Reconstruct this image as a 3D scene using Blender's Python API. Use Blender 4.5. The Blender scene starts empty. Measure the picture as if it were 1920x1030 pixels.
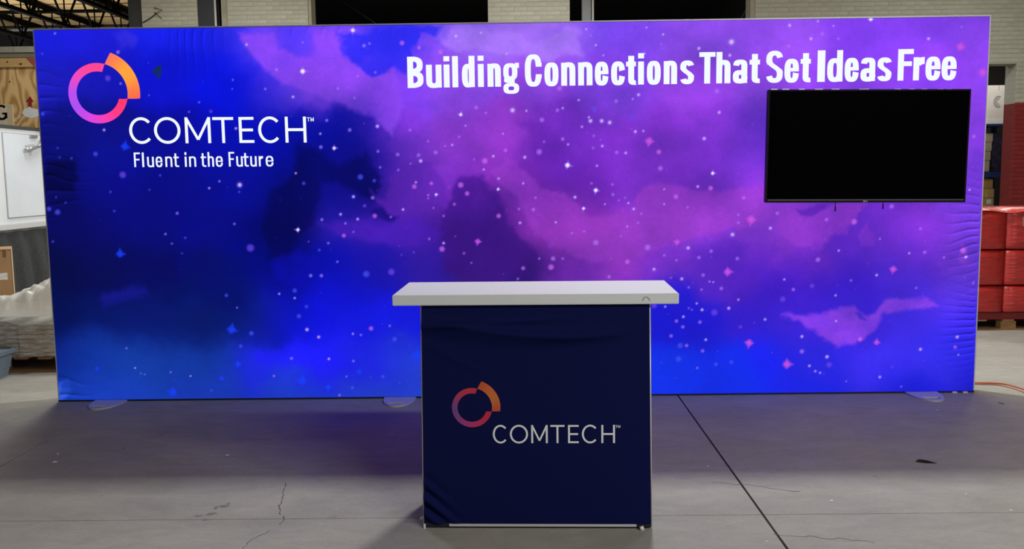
import bpy, bmesh, math, random
import numpy as np
from mathutils import Vector, Matrix
random.seed(7)
RNG = np.random.RandomState(11)
S = bpy.context.scene
COL = S.collection

# ------------------------------------------------------------------ camera
CAM = np.array([0.0595, -5.8741, 1.4727])
YAW, PITCH, ROLL, FPX, PPY = -0.0105, 0.1102, -0.0127, 1690.8, 515.0
_f = np.array([math.sin(YAW)*math.cos(PITCH), math.cos(YAW)*math.cos(PITCH), -math.sin(PITCH)])
_r = np.array([math.cos(YAW), -math.sin(YAW), 0.0]); _u = np.cross(_r, _f)
CR = math.cos(ROLL)*_r + math.sin(ROLL)*_u
CU = -math.sin(ROLL)*_r + math.cos(ROLL)*_u
CF = _f
cd = bpy.data.cameras.new('camera'); cam = bpy.data.objects.new('camera', cd); COL.objects.link(cam)
M = Matrix.Identity(4)
for i in range(3):
    M[i][0] = CR[i]; M[i][1] = CU[i]; M[i][2] = -CF[i]; M[i][3] = CAM[i]
cam.matrix_world = M
cd.sensor_fit = 'HORIZONTAL'; cd.sensor_width = 36.0; cd.lens = 36.0*FPX/1920.0
cd.clip_start = 0.05; cd.clip_end = 200
S.camera = cam

# ------------------------------------------------------------------ world, lamps, exposure
S.view_settings.view_transform = 'Standard'
S.view_settings.look = 'None'
S.view_settings.exposure = 0.0
S.view_settings.gamma = 1.0
S.view_settings.use_curve_mapping = False
w = bpy.data.worlds.new('hall_air'); S.world = w; w.use_nodes = True
w.node_tree.nodes['Background'].inputs[0].default_value = (0.85, 0.86, 0.88, 1)
w.node_tree.nodes['Background'].inputs[1].default_value = 0.05
WARM = (0.975, 1.0, 0.965)
def lamp(name, loc, power, sx, sy, col=WARM):
    l = bpy.data.lights.new(name, 'AREA'); l.shape = 'RECTANGLE'; l.size = sx; l.size_y = sy
    l.energy = power; l.color = col
    o = bpy.data.objects.new(name, l); COL.objects.link(o); o.location = loc
    return o
lamp('hall_light', (-2.9, 1.75, 5.0), 28, 0.9, 0.30)
lamp('hall_light', (1.1, 1.75, 5.0), 225, 0.5, 0.30)
lamp('hall_light', (3.1, 1.75, 5.0), 38, 0.9, 0.30)
lamp('hall_light', (-3.2, -8.6, 5.0), 15, 1.2, 0.4)
lamp('hall_light', (4.4, -7.8, 5.0), 500, 5.0, 0.4)
lamp('hall_light', (-4.2, 6.0, 5.0), 140, 1.2, 0.4)
lamp('hall_light', (-3.6, 2.3, 5.0), 62, 0.9, 0.3)  # added fill light to brighten the crate and wrapped load at left
lamp('hall_light', (0.6, 6.0, 5.0), 155, 1.2, 0.4)
lamp('hall_light', (6.8, 6.4, 5.0), 75, 1.2, 0.4)
lamp('side_bay_fill', (-10.0, 12.4, 1.6), 280, 1.6, 0.6).rotation_euler = (math.pi, 0, 0)  # unseen light pointing up, added to brighten the roof deck
lamp('store_room_fill', (7.6, 11.2, 3.9), 40, 0.6, 0.2)  # added fill so the cartons beyond the doorway show, no fixture there
lamp('store_room_fill', (8.1, 9.75, 3.6), 16, 0.5, 0.2).rotation_euler = (math.radians(35), 0, 0)  # second added fill, tilted towards the rack

# ------------------------------------------------------------------ helpers
def ray(px, py): return CF + (px-960)/FPX*CR - (py-PPY)/FPX*CU
def atY(px, py, Y):
    d = ray(px, py); return Vector(CAM + (Y-CAM[1])/d[1]*d)
def atX(px, py, X):
    d = ray(px, py); return Vector(CAM + (X-CAM[0])/d[0]*d)
def atZ(px, py, Z=0.0):
    d = ray(px, py); return Vector(CAM + (Z-CAM[2])/d[2]*d)
def lin(c):
    c = c/255.0
    return c/12.92 if c <= 0.04045 else ((c+0.055)/1.055)**2.4
def srgb(r, g, b): return (lin(r), lin(g), lin(b), 1.0)
def lin_np(a):
    a = np.clip(a, 0, 255)/255.0
    return np.where(a <= 0.04045, a/12.92, ((a+0.055)/1.055)**2.4)

class MB:
    """collects faces for one mesh"""
    def __init__(s): s.v = []; s.f = []
    def add(s, vs, fs):
        n = len(s.v); s.v += [tuple(v) for v in vs]; s.f += [tuple(i+n for i in f) for f in fs]; return s
    def box(s, x0, x1, y0, y1, z0, z1):
        return s.add([(x0,y0,z0),(x1,y0,z0),(x1,y1,z0),(x0,y1,z0),(x0,y0,z1),(x1,y0,z1),(x1,y1,z1),(x0,y1,z1)],
                     [(3,2,1,0),(4,5,6,7),(0,1,5,4),(1,2,6,5),(2,3,7,6),(3,0,4,7)])
    def tube(s, pts, r, n=8, cap=True):
        pts = [Vector(p) for p in pts]; rings = []
        up = Vector((0,0,1))
        for i, p in enumerate(pts):
            t = (pts[min(i+1,len(pts)-1)]-pts[max(i-1,0)]).normalized()
            a = t.cross(up)
            if a.length < 1e-3: a = t.cross(Vector((1,0,0)))
            a.normalize(); b = t.cross(a)
            rr = r[i] if isinstance(r, (list,tuple)) else r
            rings.append([p+a*rr*math.cos(2*math.pi*k/n)+b*rr*math.sin(2*math.pi*k/n) for k in range(n)])
        vs = [v for rg in rings for v in rg]; fs = []
        for i in range(len(pts)-1):
            for k in range(n): fs.append((i*n+k, i*n+(k+1)%n, (i+1)*n+(k+1)%n, (i+1)*n+k))
        if cap:
            fs.append(tuple(range(n-1,-1,-1))); fs.append(tuple((len(pts)-1)*n+k for k in range(n)))
        return s.add(vs, fs)
    def prism(s, pts, z0, z1):
        """pts: list of (x,y) ccw; extruded z0..z1"""
        n = len(pts)
        return s.add([(x,y,z0) for x,y in pts]+[(x,y,z1) for x,y in pts],
                     [tuple(range(n-1,-1,-1)), tuple(range(n,2*n))]+[(i,(i+1)%n,n+(i+1)%n,n+i) for i in range(n)])
    def build(s, name, m, parent=None, bevel=0, smooth=False):
        me = bpy.data.meshes.new(name); me.from_pydata(s.v, [], s.f); me.update()
        bm = bmesh.new(); bm.from_mesh(me); bmesh.ops.recalc_face_normals(bm, faces=bm.faces)
        if bevel:
            bmesh.ops.bevel(bm, geom=list(bm.edges), offset=bevel, segments=2, affect='EDGES', clamp_overlap=True)
        bm.to_mesh(me); bm.free()
        if smooth:
            for p in me.polygons: p.use_smooth = True
        return link(name, me, m, parent)
def link(name, me, m, parent=None):
    o = bpy.data.objects.new(name, me); COL.objects.link(o)
    if m is not None and len(me.materials) == 0: me.materials.append(m)
    if parent is not None:
        o.parent = parent
    return o
def empty(name, loc=(0,0,0), rz=0):
    o = bpy.data.objects.new(name, None); COL.objects.link(o); o.location = loc; o.rotation_euler = (0,0,rz)
    o.empty_display_size = 0.1
    return o
def tag(o, label, cat, group=None, kind=None):
    if label: o['label'] = label
    if cat: o['category'] = cat
    if group: o['group'] = group
    if kind: o['kind'] = kind
    return o
def struct(o, label, cat):
    return tag(o, label, cat, kind='structure')

# ------------------------------------------------------------------ materials
def mat(name, col, rough=0.6, metal=0.0, var=0.0, scale=8.0, bump=0.0, bscale=40.0, spec=0.5, stretch=(1,1,1), objvar=0.0, coat=0.0):
    m = bpy.data.materials.new(name); m.use_nodes = True; nt = m.node_tree; b = nt.nodes['Principled BSDF']
    b.inputs['Roughness'].default_value = rough; b.inputs['Metallic'].default_value = metal
    b.inputs['Specular IOR Level'].default_value = spec
    if coat: b.inputs['Coat Weight'].default_value = coat
    b.inputs['Base Color'].default_value = col
    tc = nt.nodes.new('ShaderNodeTexCoord'); mp = nt.nodes.new('ShaderNodeMapping'); mp.inputs['Scale'].default_value = stretch
    nt.links.new(tc.outputs['Object'], mp.inputs['Vector'])
    src = None
    if var:
        n = nt.nodes.new('ShaderNodeTexNoise'); n.inputs['Scale'].default_value = scale; n.inputs['Detail'].default_value = 6
        nt.links.new(mp.outputs[0], n.inputs['Vector'])
        mx = nt.nodes.new('ShaderNodeMix'); mx.data_type = 'RGBA'
        mx.inputs['A'].default_value = tuple(c*(1-var) for c in col[:3])+(1,)
        mx.inputs['B'].default_value = tuple(min(1,c*(1+var)) for c in col[:3])+(1,)
        r = nt.nodes.new('ShaderNodeMapRange'); r.inputs[1].default_value = .3; r.inputs[2].default_value = .7
        nt.links.new(n.outputs['Fac'], r.inputs[0]); nt.links.new(r.outputs[0], mx.inputs['Factor'])
        src = mx.outputs['Result']
    if objvar:
        oi = nt.nodes.new('ShaderNodeObjectInfo'); mr = nt.nodes.new('ShaderNodeMapRange')
        mr.inputs[3].default_value = 1-objvar; mr.inputs[4].default_value = 1+objvar
        nt.links.new(oi.outputs['Random'], mr.inputs[0])
        hs = nt.nodes.new('ShaderNodeHueSaturation'); nt.links.new(mr.outputs[0], hs.inputs['Value'])
        if src: nt.links.new(src, hs.inputs['Color'])
        else: hs.inputs['Color'].default_value = col
        src = hs.outputs[0]
    if src: nt.links.new(src, b.inputs['Base Color'])
    if bump:
        n2 = nt.nodes.new('ShaderNodeTexNoise'); n2.inputs['Scale'].default_value = bscale; n2.inputs['Detail'].default_value = 5
        nt.links.new(mp.outputs[0], n2.inputs['Vector'])
        bp = nt.nodes.new('ShaderNodeBump'); bp.inputs['Strength'].default_value = bump; bp.inputs['Distance'].default_value = 0.01
        nt.links.new(n2.outputs['Fac'], bp.inputs['Height']); nt.links.new(bp.outputs[0], b.inputs['Normal'])
    return m

def mat_concrete():
    m = bpy.data.materials.new('floor_concrete'); m.use_nodes = True; nt = m.node_tree; b = nt.nodes['Principled BSDF']
    g = nt.nodes.new('ShaderNodeNewGeometry')
    def noise(scale, detail=6, rough=.55, st=(1,1,1), dist=0):
        mp = nt.nodes.new('ShaderNodeMapping'); mp.inputs['Scale'].default_value = st
        nt.links.new(g.outputs['Position'], mp.inputs['Vector'])
        n = nt.nodes.new('ShaderNodeTexNoise'); n.inputs['Scale'].default_value = scale; n.inputs['Detail'].default_value = detail
        n.inputs['Roughness'].default_value = rough; n.inputs['Distortion'].default_value = dist
        nt.links.new(mp.outputs[0], n.inputs['Vector']); return n.outputs['Fac']
    def rng(src, a, b_, c, d):
        r = nt.nodes.new('ShaderNodeMapRange'); r.inputs[1].default_value = a; r.inputs[2].default_value = b_
        r.inputs[3].default_value = c; r.inputs[4].default_value = d; nt.links.new(src, r.inputs[0]); return r.outputs[0]
    def mul(a, b_):
        x = nt.nodes.new('ShaderNodeMath'); x.operation = 'MULTIPLY'; nt.links.new(a, x.inputs[0]); nt.links.new(b_, x.inputs[1]); return x.outputs[0]
    big = rng(noise(0.9, 5, .6, (1,1.6,1), .6), .3, .7, .86, 1.1)
    mid = rng(noise(5.0, 8, .65, (1,2.2,1), 1.0), .3, .7, .90, 1.08)
    fine = rng(noise(60.0, 4), .3, .7, .95, 1.05)
    spots = rng(noise(7.0, 3, .5), .70, .78, 1.0, .72)
    v = mul(mul(big, mid), mul(fine, spots))
    mx = nt.nodes.new('ShaderNodeMix'); mx.data_type = 'RGBA'; mx.blend_type = 'MULTIPLY'; mx.inputs['Factor'].default_value = 1
    warm = nt.nodes.new('ShaderNodeMix'); warm.data_type = 'RGBA'
    warm.inputs['A'].default_value = (0.355, 0.336, 0.308, 1); warm.inputs['B'].default_value = (0.39, 0.365, 0.325, 1)
    nt.links.new(rng(noise(1.4, 4), .35, .65, 0, 1), warm.inputs['Factor'])
    nt.links.new(warm.outputs['Result'], mx.inputs['A'])
    cmb = nt.nodes.new('ShaderNodeCombineColor')
    for k in range(3): nt.links.new(v, cmb.inputs[k])
    nt.links.new(cmb.outputs[0], mx.inputs['B'])
    nt.links.new(mx.outputs['Result'], b.inputs['Base Color'])
    nt.links.new(rng(noise(3.0, 5), .3, .7, .55, .75), b.inputs['Roughness'])
    b.inputs['Specular IOR Level'].default_value = .2
    bp = nt.nodes.new('ShaderNodeBump'); bp.inputs['Strength'].default_value = .15; bp.inputs['Distance'].default_value = .004
    nt.links.new(noise(25.0, 8, .7), bp.inputs['Height']); nt.links.new(bp.outputs[0], b.inputs['Normal'])
    return m

def mat_ply():
    m = bpy.data.materials.new('plywood'); m.use_nodes = True; nt = m.node_tree; b = nt.nodes['Principled BSDF']
    tc = nt.nodes.new('ShaderNodeTexCoord'); mp = nt.nodes.new('ShaderNodeMapping'); mp.inputs['Scale'].default_value = (2.6, 1, 1.1)
    nt.links.new(tc.outputs['Object'], mp.inputs['Vector'])
    n = nt.nodes.new('ShaderNodeTexNoise'); n.inputs['Scale'].default_value = 1.6; n.inputs['Detail'].default_value = 1.5
    nt.links.new(mp.outputs[0], n.inputs['Vector'])
    k = nt.nodes.new('ShaderNodeMath'); k.operation = 'MULTIPLY'; k.inputs[1].default_value = 9.0; nt.links.new(n.outputs['Fac'], k.inputs[0])
    fr = nt.nodes.new('ShaderNodeMath'); fr.operation = 'PINGPONG'; fr.inputs[1].default_value = .5; nt.links.new(k.outputs[0], fr.inputs[0])
    cr = nt.nodes.new('ShaderNodeValToRGB'); cr.color_ramp.elements[0].color = srgb(178,134,80); cr.color_ramp.elements[1].color = srgb(224,186,128)
    cr.color_ramp.elements[0].position = .1; cr.color_ramp.elements[1].position = .4
    nt.links.new(fr.outputs[0], cr.inputs[0]); nt.links.new(cr.outputs[0], b.inputs['Base Color'])
    b.inputs['Roughness'].default_value = .65
    return m

def mat_film(name, col, alpha_lo, alpha_hi, stretch, scale=6, rough=.18):
    """thin plastic film: partly clear, partly milky where it is creased"""
    m = bpy.data.materials.new(name); m.use_nodes = True; nt = m.node_tree; b = nt.nodes['Principled BSDF']
    b.inputs['Base Color'].default_value = col; b.inputs['Roughness'].default_value = rough
    tc = nt.nodes.new('ShaderNodeTexCoord'); mp = nt.nodes.new('ShaderNodeMapping'); mp.inputs['Scale'].default_value = stretch
    nt.links.new(tc.outputs['Object'], mp.inputs['Vector'])
    n = nt.nodes.new('ShaderNodeTexNoise'); n.inputs['Scale'].default_value = scale; n.inputs['Detail'].default_value = 7; n.inputs['Roughness'].default_value = .65
    nt.links.new(mp.outputs[0], n.inputs['Vector'])
    r = nt.nodes.new('ShaderNodeMapRange'); r.inputs[1].default_value = .42; r.inputs[2].default_value = .72
    r.inputs[3].default_value = alpha_lo; r.inputs[4].default_value = alpha_hi
    nt.links.new(n.outputs['Fac'], r.inputs[0]); nt.links.new(r.outputs[0], b.inputs['Alpha'])
    bp = nt.nodes.new('ShaderNodeBump'); bp.inputs['Strength'].default_value = .45; bp.inputs['Distance'].default_value = .02
    nt.links.new(n.outputs['Fac'], bp.inputs['Height']); nt.links.new(bp.outputs[0], b.inputs['Normal'])
    return m

def mat_print(name, backlit=True, strength=1.0):
    """printed fabric, colour from the print; backlit: crease shading put into the glow, lighter on one side, darker on the other"""
    m = bpy.data.materials.new(name); m.use_nodes = True; nt = m.node_tree; b = nt.nodes['Principled BSDF']
    at = nt.nodes.new('ShaderNodeAttribute'); at.attribute_name = 'print'
    b.inputs['Roughness'].default_value = .9; b.inputs['Specular IOR Level'].default_value = .04 if backlit else .15
    if not backlit:
        nt.links.new(at.outputs['Color'], b.inputs['Base Color']); return m
    b.inputs['Base Color'].default_value = (.003, .003, .005, 1)
    nt.links.new(at.outputs['Color'], b.inputs['Emission Color'])
    g = nt.nodes.new('ShaderNodeNewGeometry')
    d = nt.nodes.new('ShaderNodeVectorMath'); d.operation = 'DOT_PRODUCT'; d.inputs[1].default_value = (.55, 0, -.83)  # slope-dependent glow paints light and shade onto the creases
    nt.links.new(g.outputs['Normal'], d.inputs[0])
    ma = nt.nodes.new('ShaderNodeMath'); ma.operation = 'MULTIPLY_ADD'; ma.inputs[1].default_value = 2.3; ma.inputs[2].default_value = 1.0
    ma.use_clamp = False; nt.links.new(d.outputs['Value'], ma.inputs[0])
    cl = nt.nodes.new('ShaderNodeClamp'); cl.inputs[1].default_value = .25; cl.inputs[2].default_value = 1.5
    nt.links.new(ma.outputs[0], cl.inputs[0])
    st = nt.nodes.new('ShaderNodeMath'); st.operation = 'MULTIPLY'; st.inputs[1].default_value = strength
    nt.links.new(cl.outputs[0], st.inputs[0]); nt.links.new(st.outputs[0], b.inputs['Emission Strength'])
    return m

ALU = mat('brushed_aluminium', (.62,.62,.64,1), .35, .9)
ALU_LIGHT = mat('satin_aluminium', (.80,.79,.80,1), .4, .35)
BLACK = mat('black_plastic', (.004,.004,.005,1), .4, 0, spec=.2)
NAVY_DARK = mat('dark_gasket', (.012,.012,.02,1), .8)
CONC = mat_concrete()
MORTAR = mat('mortar_painted', srgb(172,169,152), .9, var=.10, scale=6, bump=.4, bscale=25)
def mat_brickwall(name, col, colm):
    m = bpy.data.materials.new(name); m.use_nodes = True; nt = m.node_tree; b = nt.nodes['Principled BSDF']
    g = nt.nodes.new('ShaderNodeNewGeometry'); sp = nt.nodes.new('ShaderNodeSeparateXYZ'); cb = nt.nodes.new('ShaderNodeCombineXYZ')
    ad = nt.nodes.new('ShaderNodeMath'); nt.links.new(g.outputs['Position'], sp.inputs[0])
    nt.links.new(sp.outputs['X'], ad.inputs[0]); nt.links.new(sp.outputs['Y'], ad.inputs[1])
    nt.links.new(ad.outputs[0], cb.inputs['X']); nt.links.new(sp.outputs['Z'], cb.inputs['Y'])
    br = nt.nodes.new('ShaderNodeTexBrick'); nt.links.new(cb.outputs[0], br.inputs['Vector'])
    br.inputs['Scale'].default_value = 1.0; br.inputs['Brick Width'].default_value = .212; br.inputs['Row Height'].default_value = .0705
    br.inputs['Mortar Size'].default_value = .004; br.inputs['Mortar Smooth'].default_value = .3
    br.inputs['Color1'].default_value = col; br.inputs['Color2'].default_value = tuple(c*.9 for c in col[:3])+(1,); br.inputs['Mortar'].default_value = colm
    nt.links.new(br.outputs['Color'], b.inputs['Base Color']); b.inputs['Roughness'].default_value = .8
    bp = nt.nodes.new('ShaderNodeBump'); bp.invert = True; bp.inputs['Strength'].default_value = .5; bp.inputs['Distance'].default_value = .006
    nt.links.new(br.outputs['Fac'], bp.inputs['Height']); nt.links.new(bp.outputs[0], b.inputs['Normal'])
    return m
MORTAR = mat_brickwall('painted_brickwork', srgb(182,179,162), srgb(168,165,148))
BRICK = mat('painted_brick', srgb(184,181,164), .75, var=.10, scale=7, bump=.6, bscale=25, objvar=.06)
BRICKR = mat('red_painted_brick', srgb(138,38,36), .65, var=.14, scale=9, bump=.5, bscale=30, objvar=.08)
MORTARR = mat_brickwall('red_painted_brickwork', srgb(132,36,34), srgb(112,30,30))
STEEL_DK = mat('dark_grey_steel', srgb(66,66,66), .55, .2, var=.15, scale=3)
STEEL_MD = mat('grey_steel', srgb(120,120,122), .5, .2, var=.1, scale=3)
CONDUIT = mat('pale_conduit', srgb(205,202,195), .5)
PLASTER = mat('plain_plaster', srgb(168,160,140), .9, var=.1, scale=5, bump=.2)
JOIST = mat('black_joist_steel', (.002,.002,.002,1), .8, spec=.05)
DECK = mat('roof_deck_wood', srgb(172,142,96), .8, var=.28, scale=2.2, stretch=(.25,5,1))
ROOMDK = mat('unlit_room_dark', (.010,.010,.012,1), .9)  # near-black colour stands for the lack of light in this room
PLY = mat_ply()

# ------------------------------------------------------------------ floor, ceiling, walls
fl = MB().box(-16, 14, -14, 26, -.12, -.012).build('floor', mat('joint_filler', (.05,.048,.046,1), .95))
struct(fl, 'grey concrete warehouse floor with saw-cut joints and stains', 'floor')
xs = [-16, -13.9, -10.15, -6.40, -2.655, 1.09, 4.84, 8.6, 14]; ys = [-14, -9.6, -5.85, -2.11, 3.4, 8.9, 14.4, 26]
gap = .0055
for i in range(len(xs)-1):
    for j in range(len(ys)-1):
        MB().box(xs[i]+gap, xs[i+1]-gap, ys[j]+gap*.5, ys[j+1]-gap*.5, -.03, 0).build('floor_slab', CONC, fl)
# hairline cracks wandering over the slabs: thin dark filled slits lying in the surface
CRACK = mat('crack_dirt', (.10,.096,.09,1), .95)
STAIN = mat('floor_stain_dirt', (.21,.195,.17,1), .9)
def crack(pts, wd=.004):
    pts = [atZ(*p) for p in pts]; out = []
    for a, b in zip(pts[:-1], pts[1:]):
        for k in range(6):
            p = a.lerp(b, k/6); out.append(p+Vector((random.uniform(-.006,.006), random.uniform(-.012,.012), 0)))
    out.append(pts[-1]); b = MB()
    for p, q in zip(out[:-1], out[1:]):
        t = (q-p); t.z = 0
        if t.length < 1e-5: continue
        t.normalize(); n = Vector((-t.y, t.x, 0))*wd*random.uniform(.3,.7)
        b.add([(*(p+n).xy, .0006),(*(p-n).xy, .0006),(*(q-n).xy, .0006),(*(q+n).xy, .0006)], [(0,1,2,3)])
    b.build('floor_crack', CRACK, fl)
crack([(537,905),(532,930),(524,948),(527,965)], .0035); crack([(535,968),(524,985)], .0035); crack([(503,997),(470,1015),(455,1029)], .003)
crack([(1335,905),(1420,912),(1500,922)], .003); crack([(1450,1002),(1560,1010),(1640,1018)], .003)
# dark chipped patch across the joint at the left
for (px, py, rx, ry) in [(405,953,.02,.012),(418,950,.03,.01),(428,946,.015,.01),(395,964,.045,.012),(372,968,.03,.006),(385,975,.02,.008),(1180,756,.03,.012),(1878,757,.035,.02),(232,841,.02,.012),(1010,838,.01,.006)]:
    c = atZ(px, py); b = MB(); n = 11
    ring = [(c.x+rx*.8*math.cos(2*math.pi*k/n)*random.uniform(.3,1.2), c.y+ry*1.5*math.sin(2*math.pi*k/n)*random.uniform(.5,1.2), .0005) for k in range(n)]
    b.add(ring, [tuple(range(n))]).build('floor_stain', STAIN, fl)

ce = MB().box(-16, 14, -14, 26, 5.25, 5.4).build('ceiling', DECK); struct(ce, 'tan wooden roof deck above black joists', 'ceiling')

YB = 9.0; TH = .33; COURSE = .0705; BL = .212; MJ = .009
brick_meshes = {}
def brick_mesh(key, m, L):
    k = (key, round(L,3))
    if k not in brick_meshes:
        b = MB(); h = COURSE-MJ; e = .004
        j = [random.uniform(-.002,.002) for _ in range(4)]
        b.add([(0,0,0),(L,0,0),(L,0,h),(0,0,h),(e,-.005+j[0],e),(L-e,-.005+j[1],e),(L-e,-.005+j[2],h-e),(e,-.005+j[3],h-e)],
              [(4,5,6,7),(0,1,5,4),(1,2,6,5),(2,3,7,6),(3,0,4,7)])
        me = bpy.data.meshes.new('brick'); me.from_pydata(b.v, [], b.f); me.update(); me.materials.append(m); brick_meshes[k] = me
    return brick_meshes[k]
def lay_bricks(parent, x0, x1, z0, z1, hole=None, zred=None):
    r0 = int(z0/COURSE)
    z = r0*COURSE; row = r0
    while z < z1:
        x = x0 - (BL*.5 if row % 2 else 0)
        while x < x1-.01:
            a, c = max(x, x0), min(x+BL-MJ, x1)
            if c-a > .03 and not (hole and a < hole[1] and c > hole[0] and z < hole[3] and z+COURSE > hole[2]):
                red = zred is not None and z < zred
                o = link('brick', brick_mesh('r%d' % random.randint(0,2) if red else 'g%d' % random.randint(0,4), BRICKR if red else BRICK, c-a), None, parent)
                o.location = (a, YB+random.uniform(-.0015,.0015), z)
            x += BL
        z += COURSE; row += 1
def pier(name, x0, x1, label, bricks, y0=YB, y1=YB+TH):
    o = MB().box(x0, x1, y0, y1, 0, 5.25).build(name, MORTAR); struct(o, label, 'wall')
    if bricks: lay_bricks(o, x0, x1, *bricks)
    return o
XA0, XA1, XB0, XB1, XC0, XC1, XD0 = -6.02, -5.12, -4.63, -3.33, -.43, .885, 3.86
wA = pier('wall_back_left', XA0, XA1, 'narrow cream painted brick pier with a bent wire on it, leftmost of the piers', (3.72, 4.75))
wB = pier('wall_back_center_left', XB0, XB1, 'cream painted brick pier beside the dark steel column with white conduit', (3.72, 4.75))
wC = pier('wall_back_center', XC0, XC1, 'cream painted brick pier between two black openings above the light wall', (3.72, 4.75))
DX1 = 8.07; DHEAD = 3.15; ZRED = 2.52
# right brick wall with a doorway
b = MB(); b.box(XD0, 6.3, YB, YB+TH, 0, 5.25); b.box(6.3, DX1, YB, YB+TH, DHEAD, 5.25); b.box(DX1, 9.6, YB, YB+TH, ZRED, 5.25)
wD = b.build('wall_back_right', MORTAR); struct(wD, 'long cream painted brick wall above the light wall and television', 'wall')
lay_bricks(wD, XD0, 8.3, 3.92, 4.75)
wE = MB().box(DX1, 9.6, YB, YB+TH, 0, ZRED-.001).build('wall_back_right_dado', MORTARR); struct(wE, 'brick wall painted dark red up to head height beside the doorway', 'wall')
lay_bricks(wE, DX1, 8.75, 1.0, ZRED-.03, None, 99)
wF = MB().box(9.6, 14, YB, YB+TH, 0, 5.25).build('wall_back_far_right', MORTAR); struct(wF, 'cream painted brick wall far beyond the doorway', 'wall')
lay_bricks(wD, 7.36, 8.75, DHEAD+.03, 3.915)
lay_bricks(wD, DX1+.004, 8.75, ZRED+.04, DHEAD+.02)
# plain strips beside the piers and steel columns
def strip(name, x0, x1, y0, y1, m, label, cat, z0=0, z1=5.25, bev=0):
    o = MB().box(x0, x1, y0, y1, z0, z1).build(name, m, None, bev)
    return struct(o, label, cat)
strip('trim_1', -4.745, XB0-.002, YB+.05, YB+TH, PLASTER, 'plain plaster strip along the left edge of brick pier', 'trim')
strip('trim_2', XB1+.002, XB1+.05, YB+.02, YB+TH, PLASTER, 'pale jamb strip on the right edge of brick pier', 'trim')
strip('trim_3', XD0-.075, XD0-.002, YB+.02, YB+TH, PLASTER, 'pale jamb strip where the right brick wall starts', 'trim')
def ibeam(name, xc, yc, wd, dp, m, label, cond=None):
    t = empty(name, (xc, yc, 0)); b = MB(); h = wd/2
    b.box(-h, h, -dp/2, -dp/2+.016, 0, 5.24); b.box(-h, h, dp/2-.016, dp/2, 0, 5.24); b.box(-.006, .006, -dp/2+.016, dp/2-.016, 0, 5.24)
    b.build('beam_section', m, t)
    MB().box(-h-.06, h+.06, -dp/2-.06, dp/2+.06, 0, .02).build('base_plate', m, t)
    if cond is not None:
        MB().tube([(cond,-dp/2-.022,.3),(cond,-dp/2-.022,5.2)], .019, 8).build('conduit', CONDUIT, t, 0, True)
        for z in (3.0, 3.9, 4.4):
            MB().box(cond-.03, cond+.03, -dp/2-.043, -dp/2, z, z+.02).build('conduit_clip', STEEL_MD, t)
    struct(t, label, 'column'); return t
ibeam('trim_column_left', -6.145, YB+.2, .24, .26, STEEL_DK, 'dark grey steel column left of the narrow brick pier')
ibeam('trim_column_center_left', -4.985, YB+.16, .27, .26, mat('blue_grey_steel', srgb(52,53,60), .5, .2), 'dark blue grey steel column with white conduit between brick piers', .155)
ibeam('trim_column_center', 1.175, YB+.35, .14, .2, STEEL_MD, 'slim grey steel column with pale conduit inside the right black opening', .10)
# bent wire on the narrow pier
WR = empty('bent_wire', (-6.0, YB-.03, 3.985)); tag(WR, 'thin bent black wire with a short stub sticking out on narrow brick pier', 'wire')
for nm, pts, r_ in (('main_wire', [(0,0,0),(.14,-.01,.075),(.22,-.02,.13),(.33,-.01,.196),(.20,-.01,.231)], .007), ('wire_stub', [(.20,-.005,.165),(.26,-.03,.115),(.31,0,.065)], .005)):
    MB().tube(pts, r_, 6).build(nm, BLACK, WR, 0, True)

# rooms behind the brick wall
def room_wall(name, box, m, label): return struct(MB().box(*box).build(name, m), label, 'wall')
room_wall('wall_partition_left', (-5.75, -5.6, YB+TH, 25.9, 0, 5.25), ROOMDK, 'dark partition wall behind the brick piers')
room_wall('wall_partition_right', (4.2, 4.35, YB+TH, 25.9, 0, 5.25), ROOMDK, 'dark partition wall beside the store room')
room_wall('wall_unlit_room_back', (-5.6, 4.2, 19.0, 19.2, 0, 5.25), ROOMDK, 'black back wall of the unlit room')
struct(MB().box(-5.6, 4.2, YB+TH, 19, 5.1, 5.2).build('ceiling_unlit_room', ROOMDK), 'black ceiling of the unlit room', 'ceiling')
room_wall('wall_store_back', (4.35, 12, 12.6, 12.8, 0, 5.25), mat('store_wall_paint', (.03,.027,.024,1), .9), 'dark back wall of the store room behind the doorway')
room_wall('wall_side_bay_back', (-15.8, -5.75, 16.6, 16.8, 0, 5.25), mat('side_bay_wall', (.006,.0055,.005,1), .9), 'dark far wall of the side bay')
room_wall('wall_side_bay_left', (-16, -15.8, -14, 25.7, 0, 5.25), mat('side_hall_wall', (.10,.095,.085,1), .9), 'grey side wall of the hall')
room_wall('wall_hall_right', (13.8, 14, -14, 9, 0, 5.25), mat('right_hall_wall', (.16,.15,.135,1), .9), 'grey right side wall of the hall')
# faint pipes in the unlit room
PIPE = mat('dim_pipe', (.16,.16,.17,1), .5, .3)
for (x0, z0, x1, z1, y, lab) in [(-5.5,4.62,3.9,4.60,17.0,'faint grey pipe running across the dark room, higher one'), (-5.5,4.34,4.1,4.33,15.0,'faint grey pipe running across the dark room, lower one')]:
    tag(MB().tube([(x0,y,z0),(x1,y,z1)], .022, 8).build('ceiling_pipe', PIPE, None, 0, True), lab, 'pipe')
p0, p1 = atY(1389,36,11), atY(1409,0,11)
tag(MB().tube([p0+(p0-p1)*2, p1+(p1-p0)*1.2], .012, 6).build('brace_rod', PIPE, None, 0, True), 'thin slanting rod in the right dark opening', 'rod')
p0, p1 = atY(665,18,13), atY(708,46,13)
tag(MB().tube([p0-(p1-p0)*.6, p1+(p1-p0)*1.2], .012, 6).build('brace_rod', PIPE, None, 0, True), 'thin slanting rod in the left dark opening', 'rod')

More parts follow.
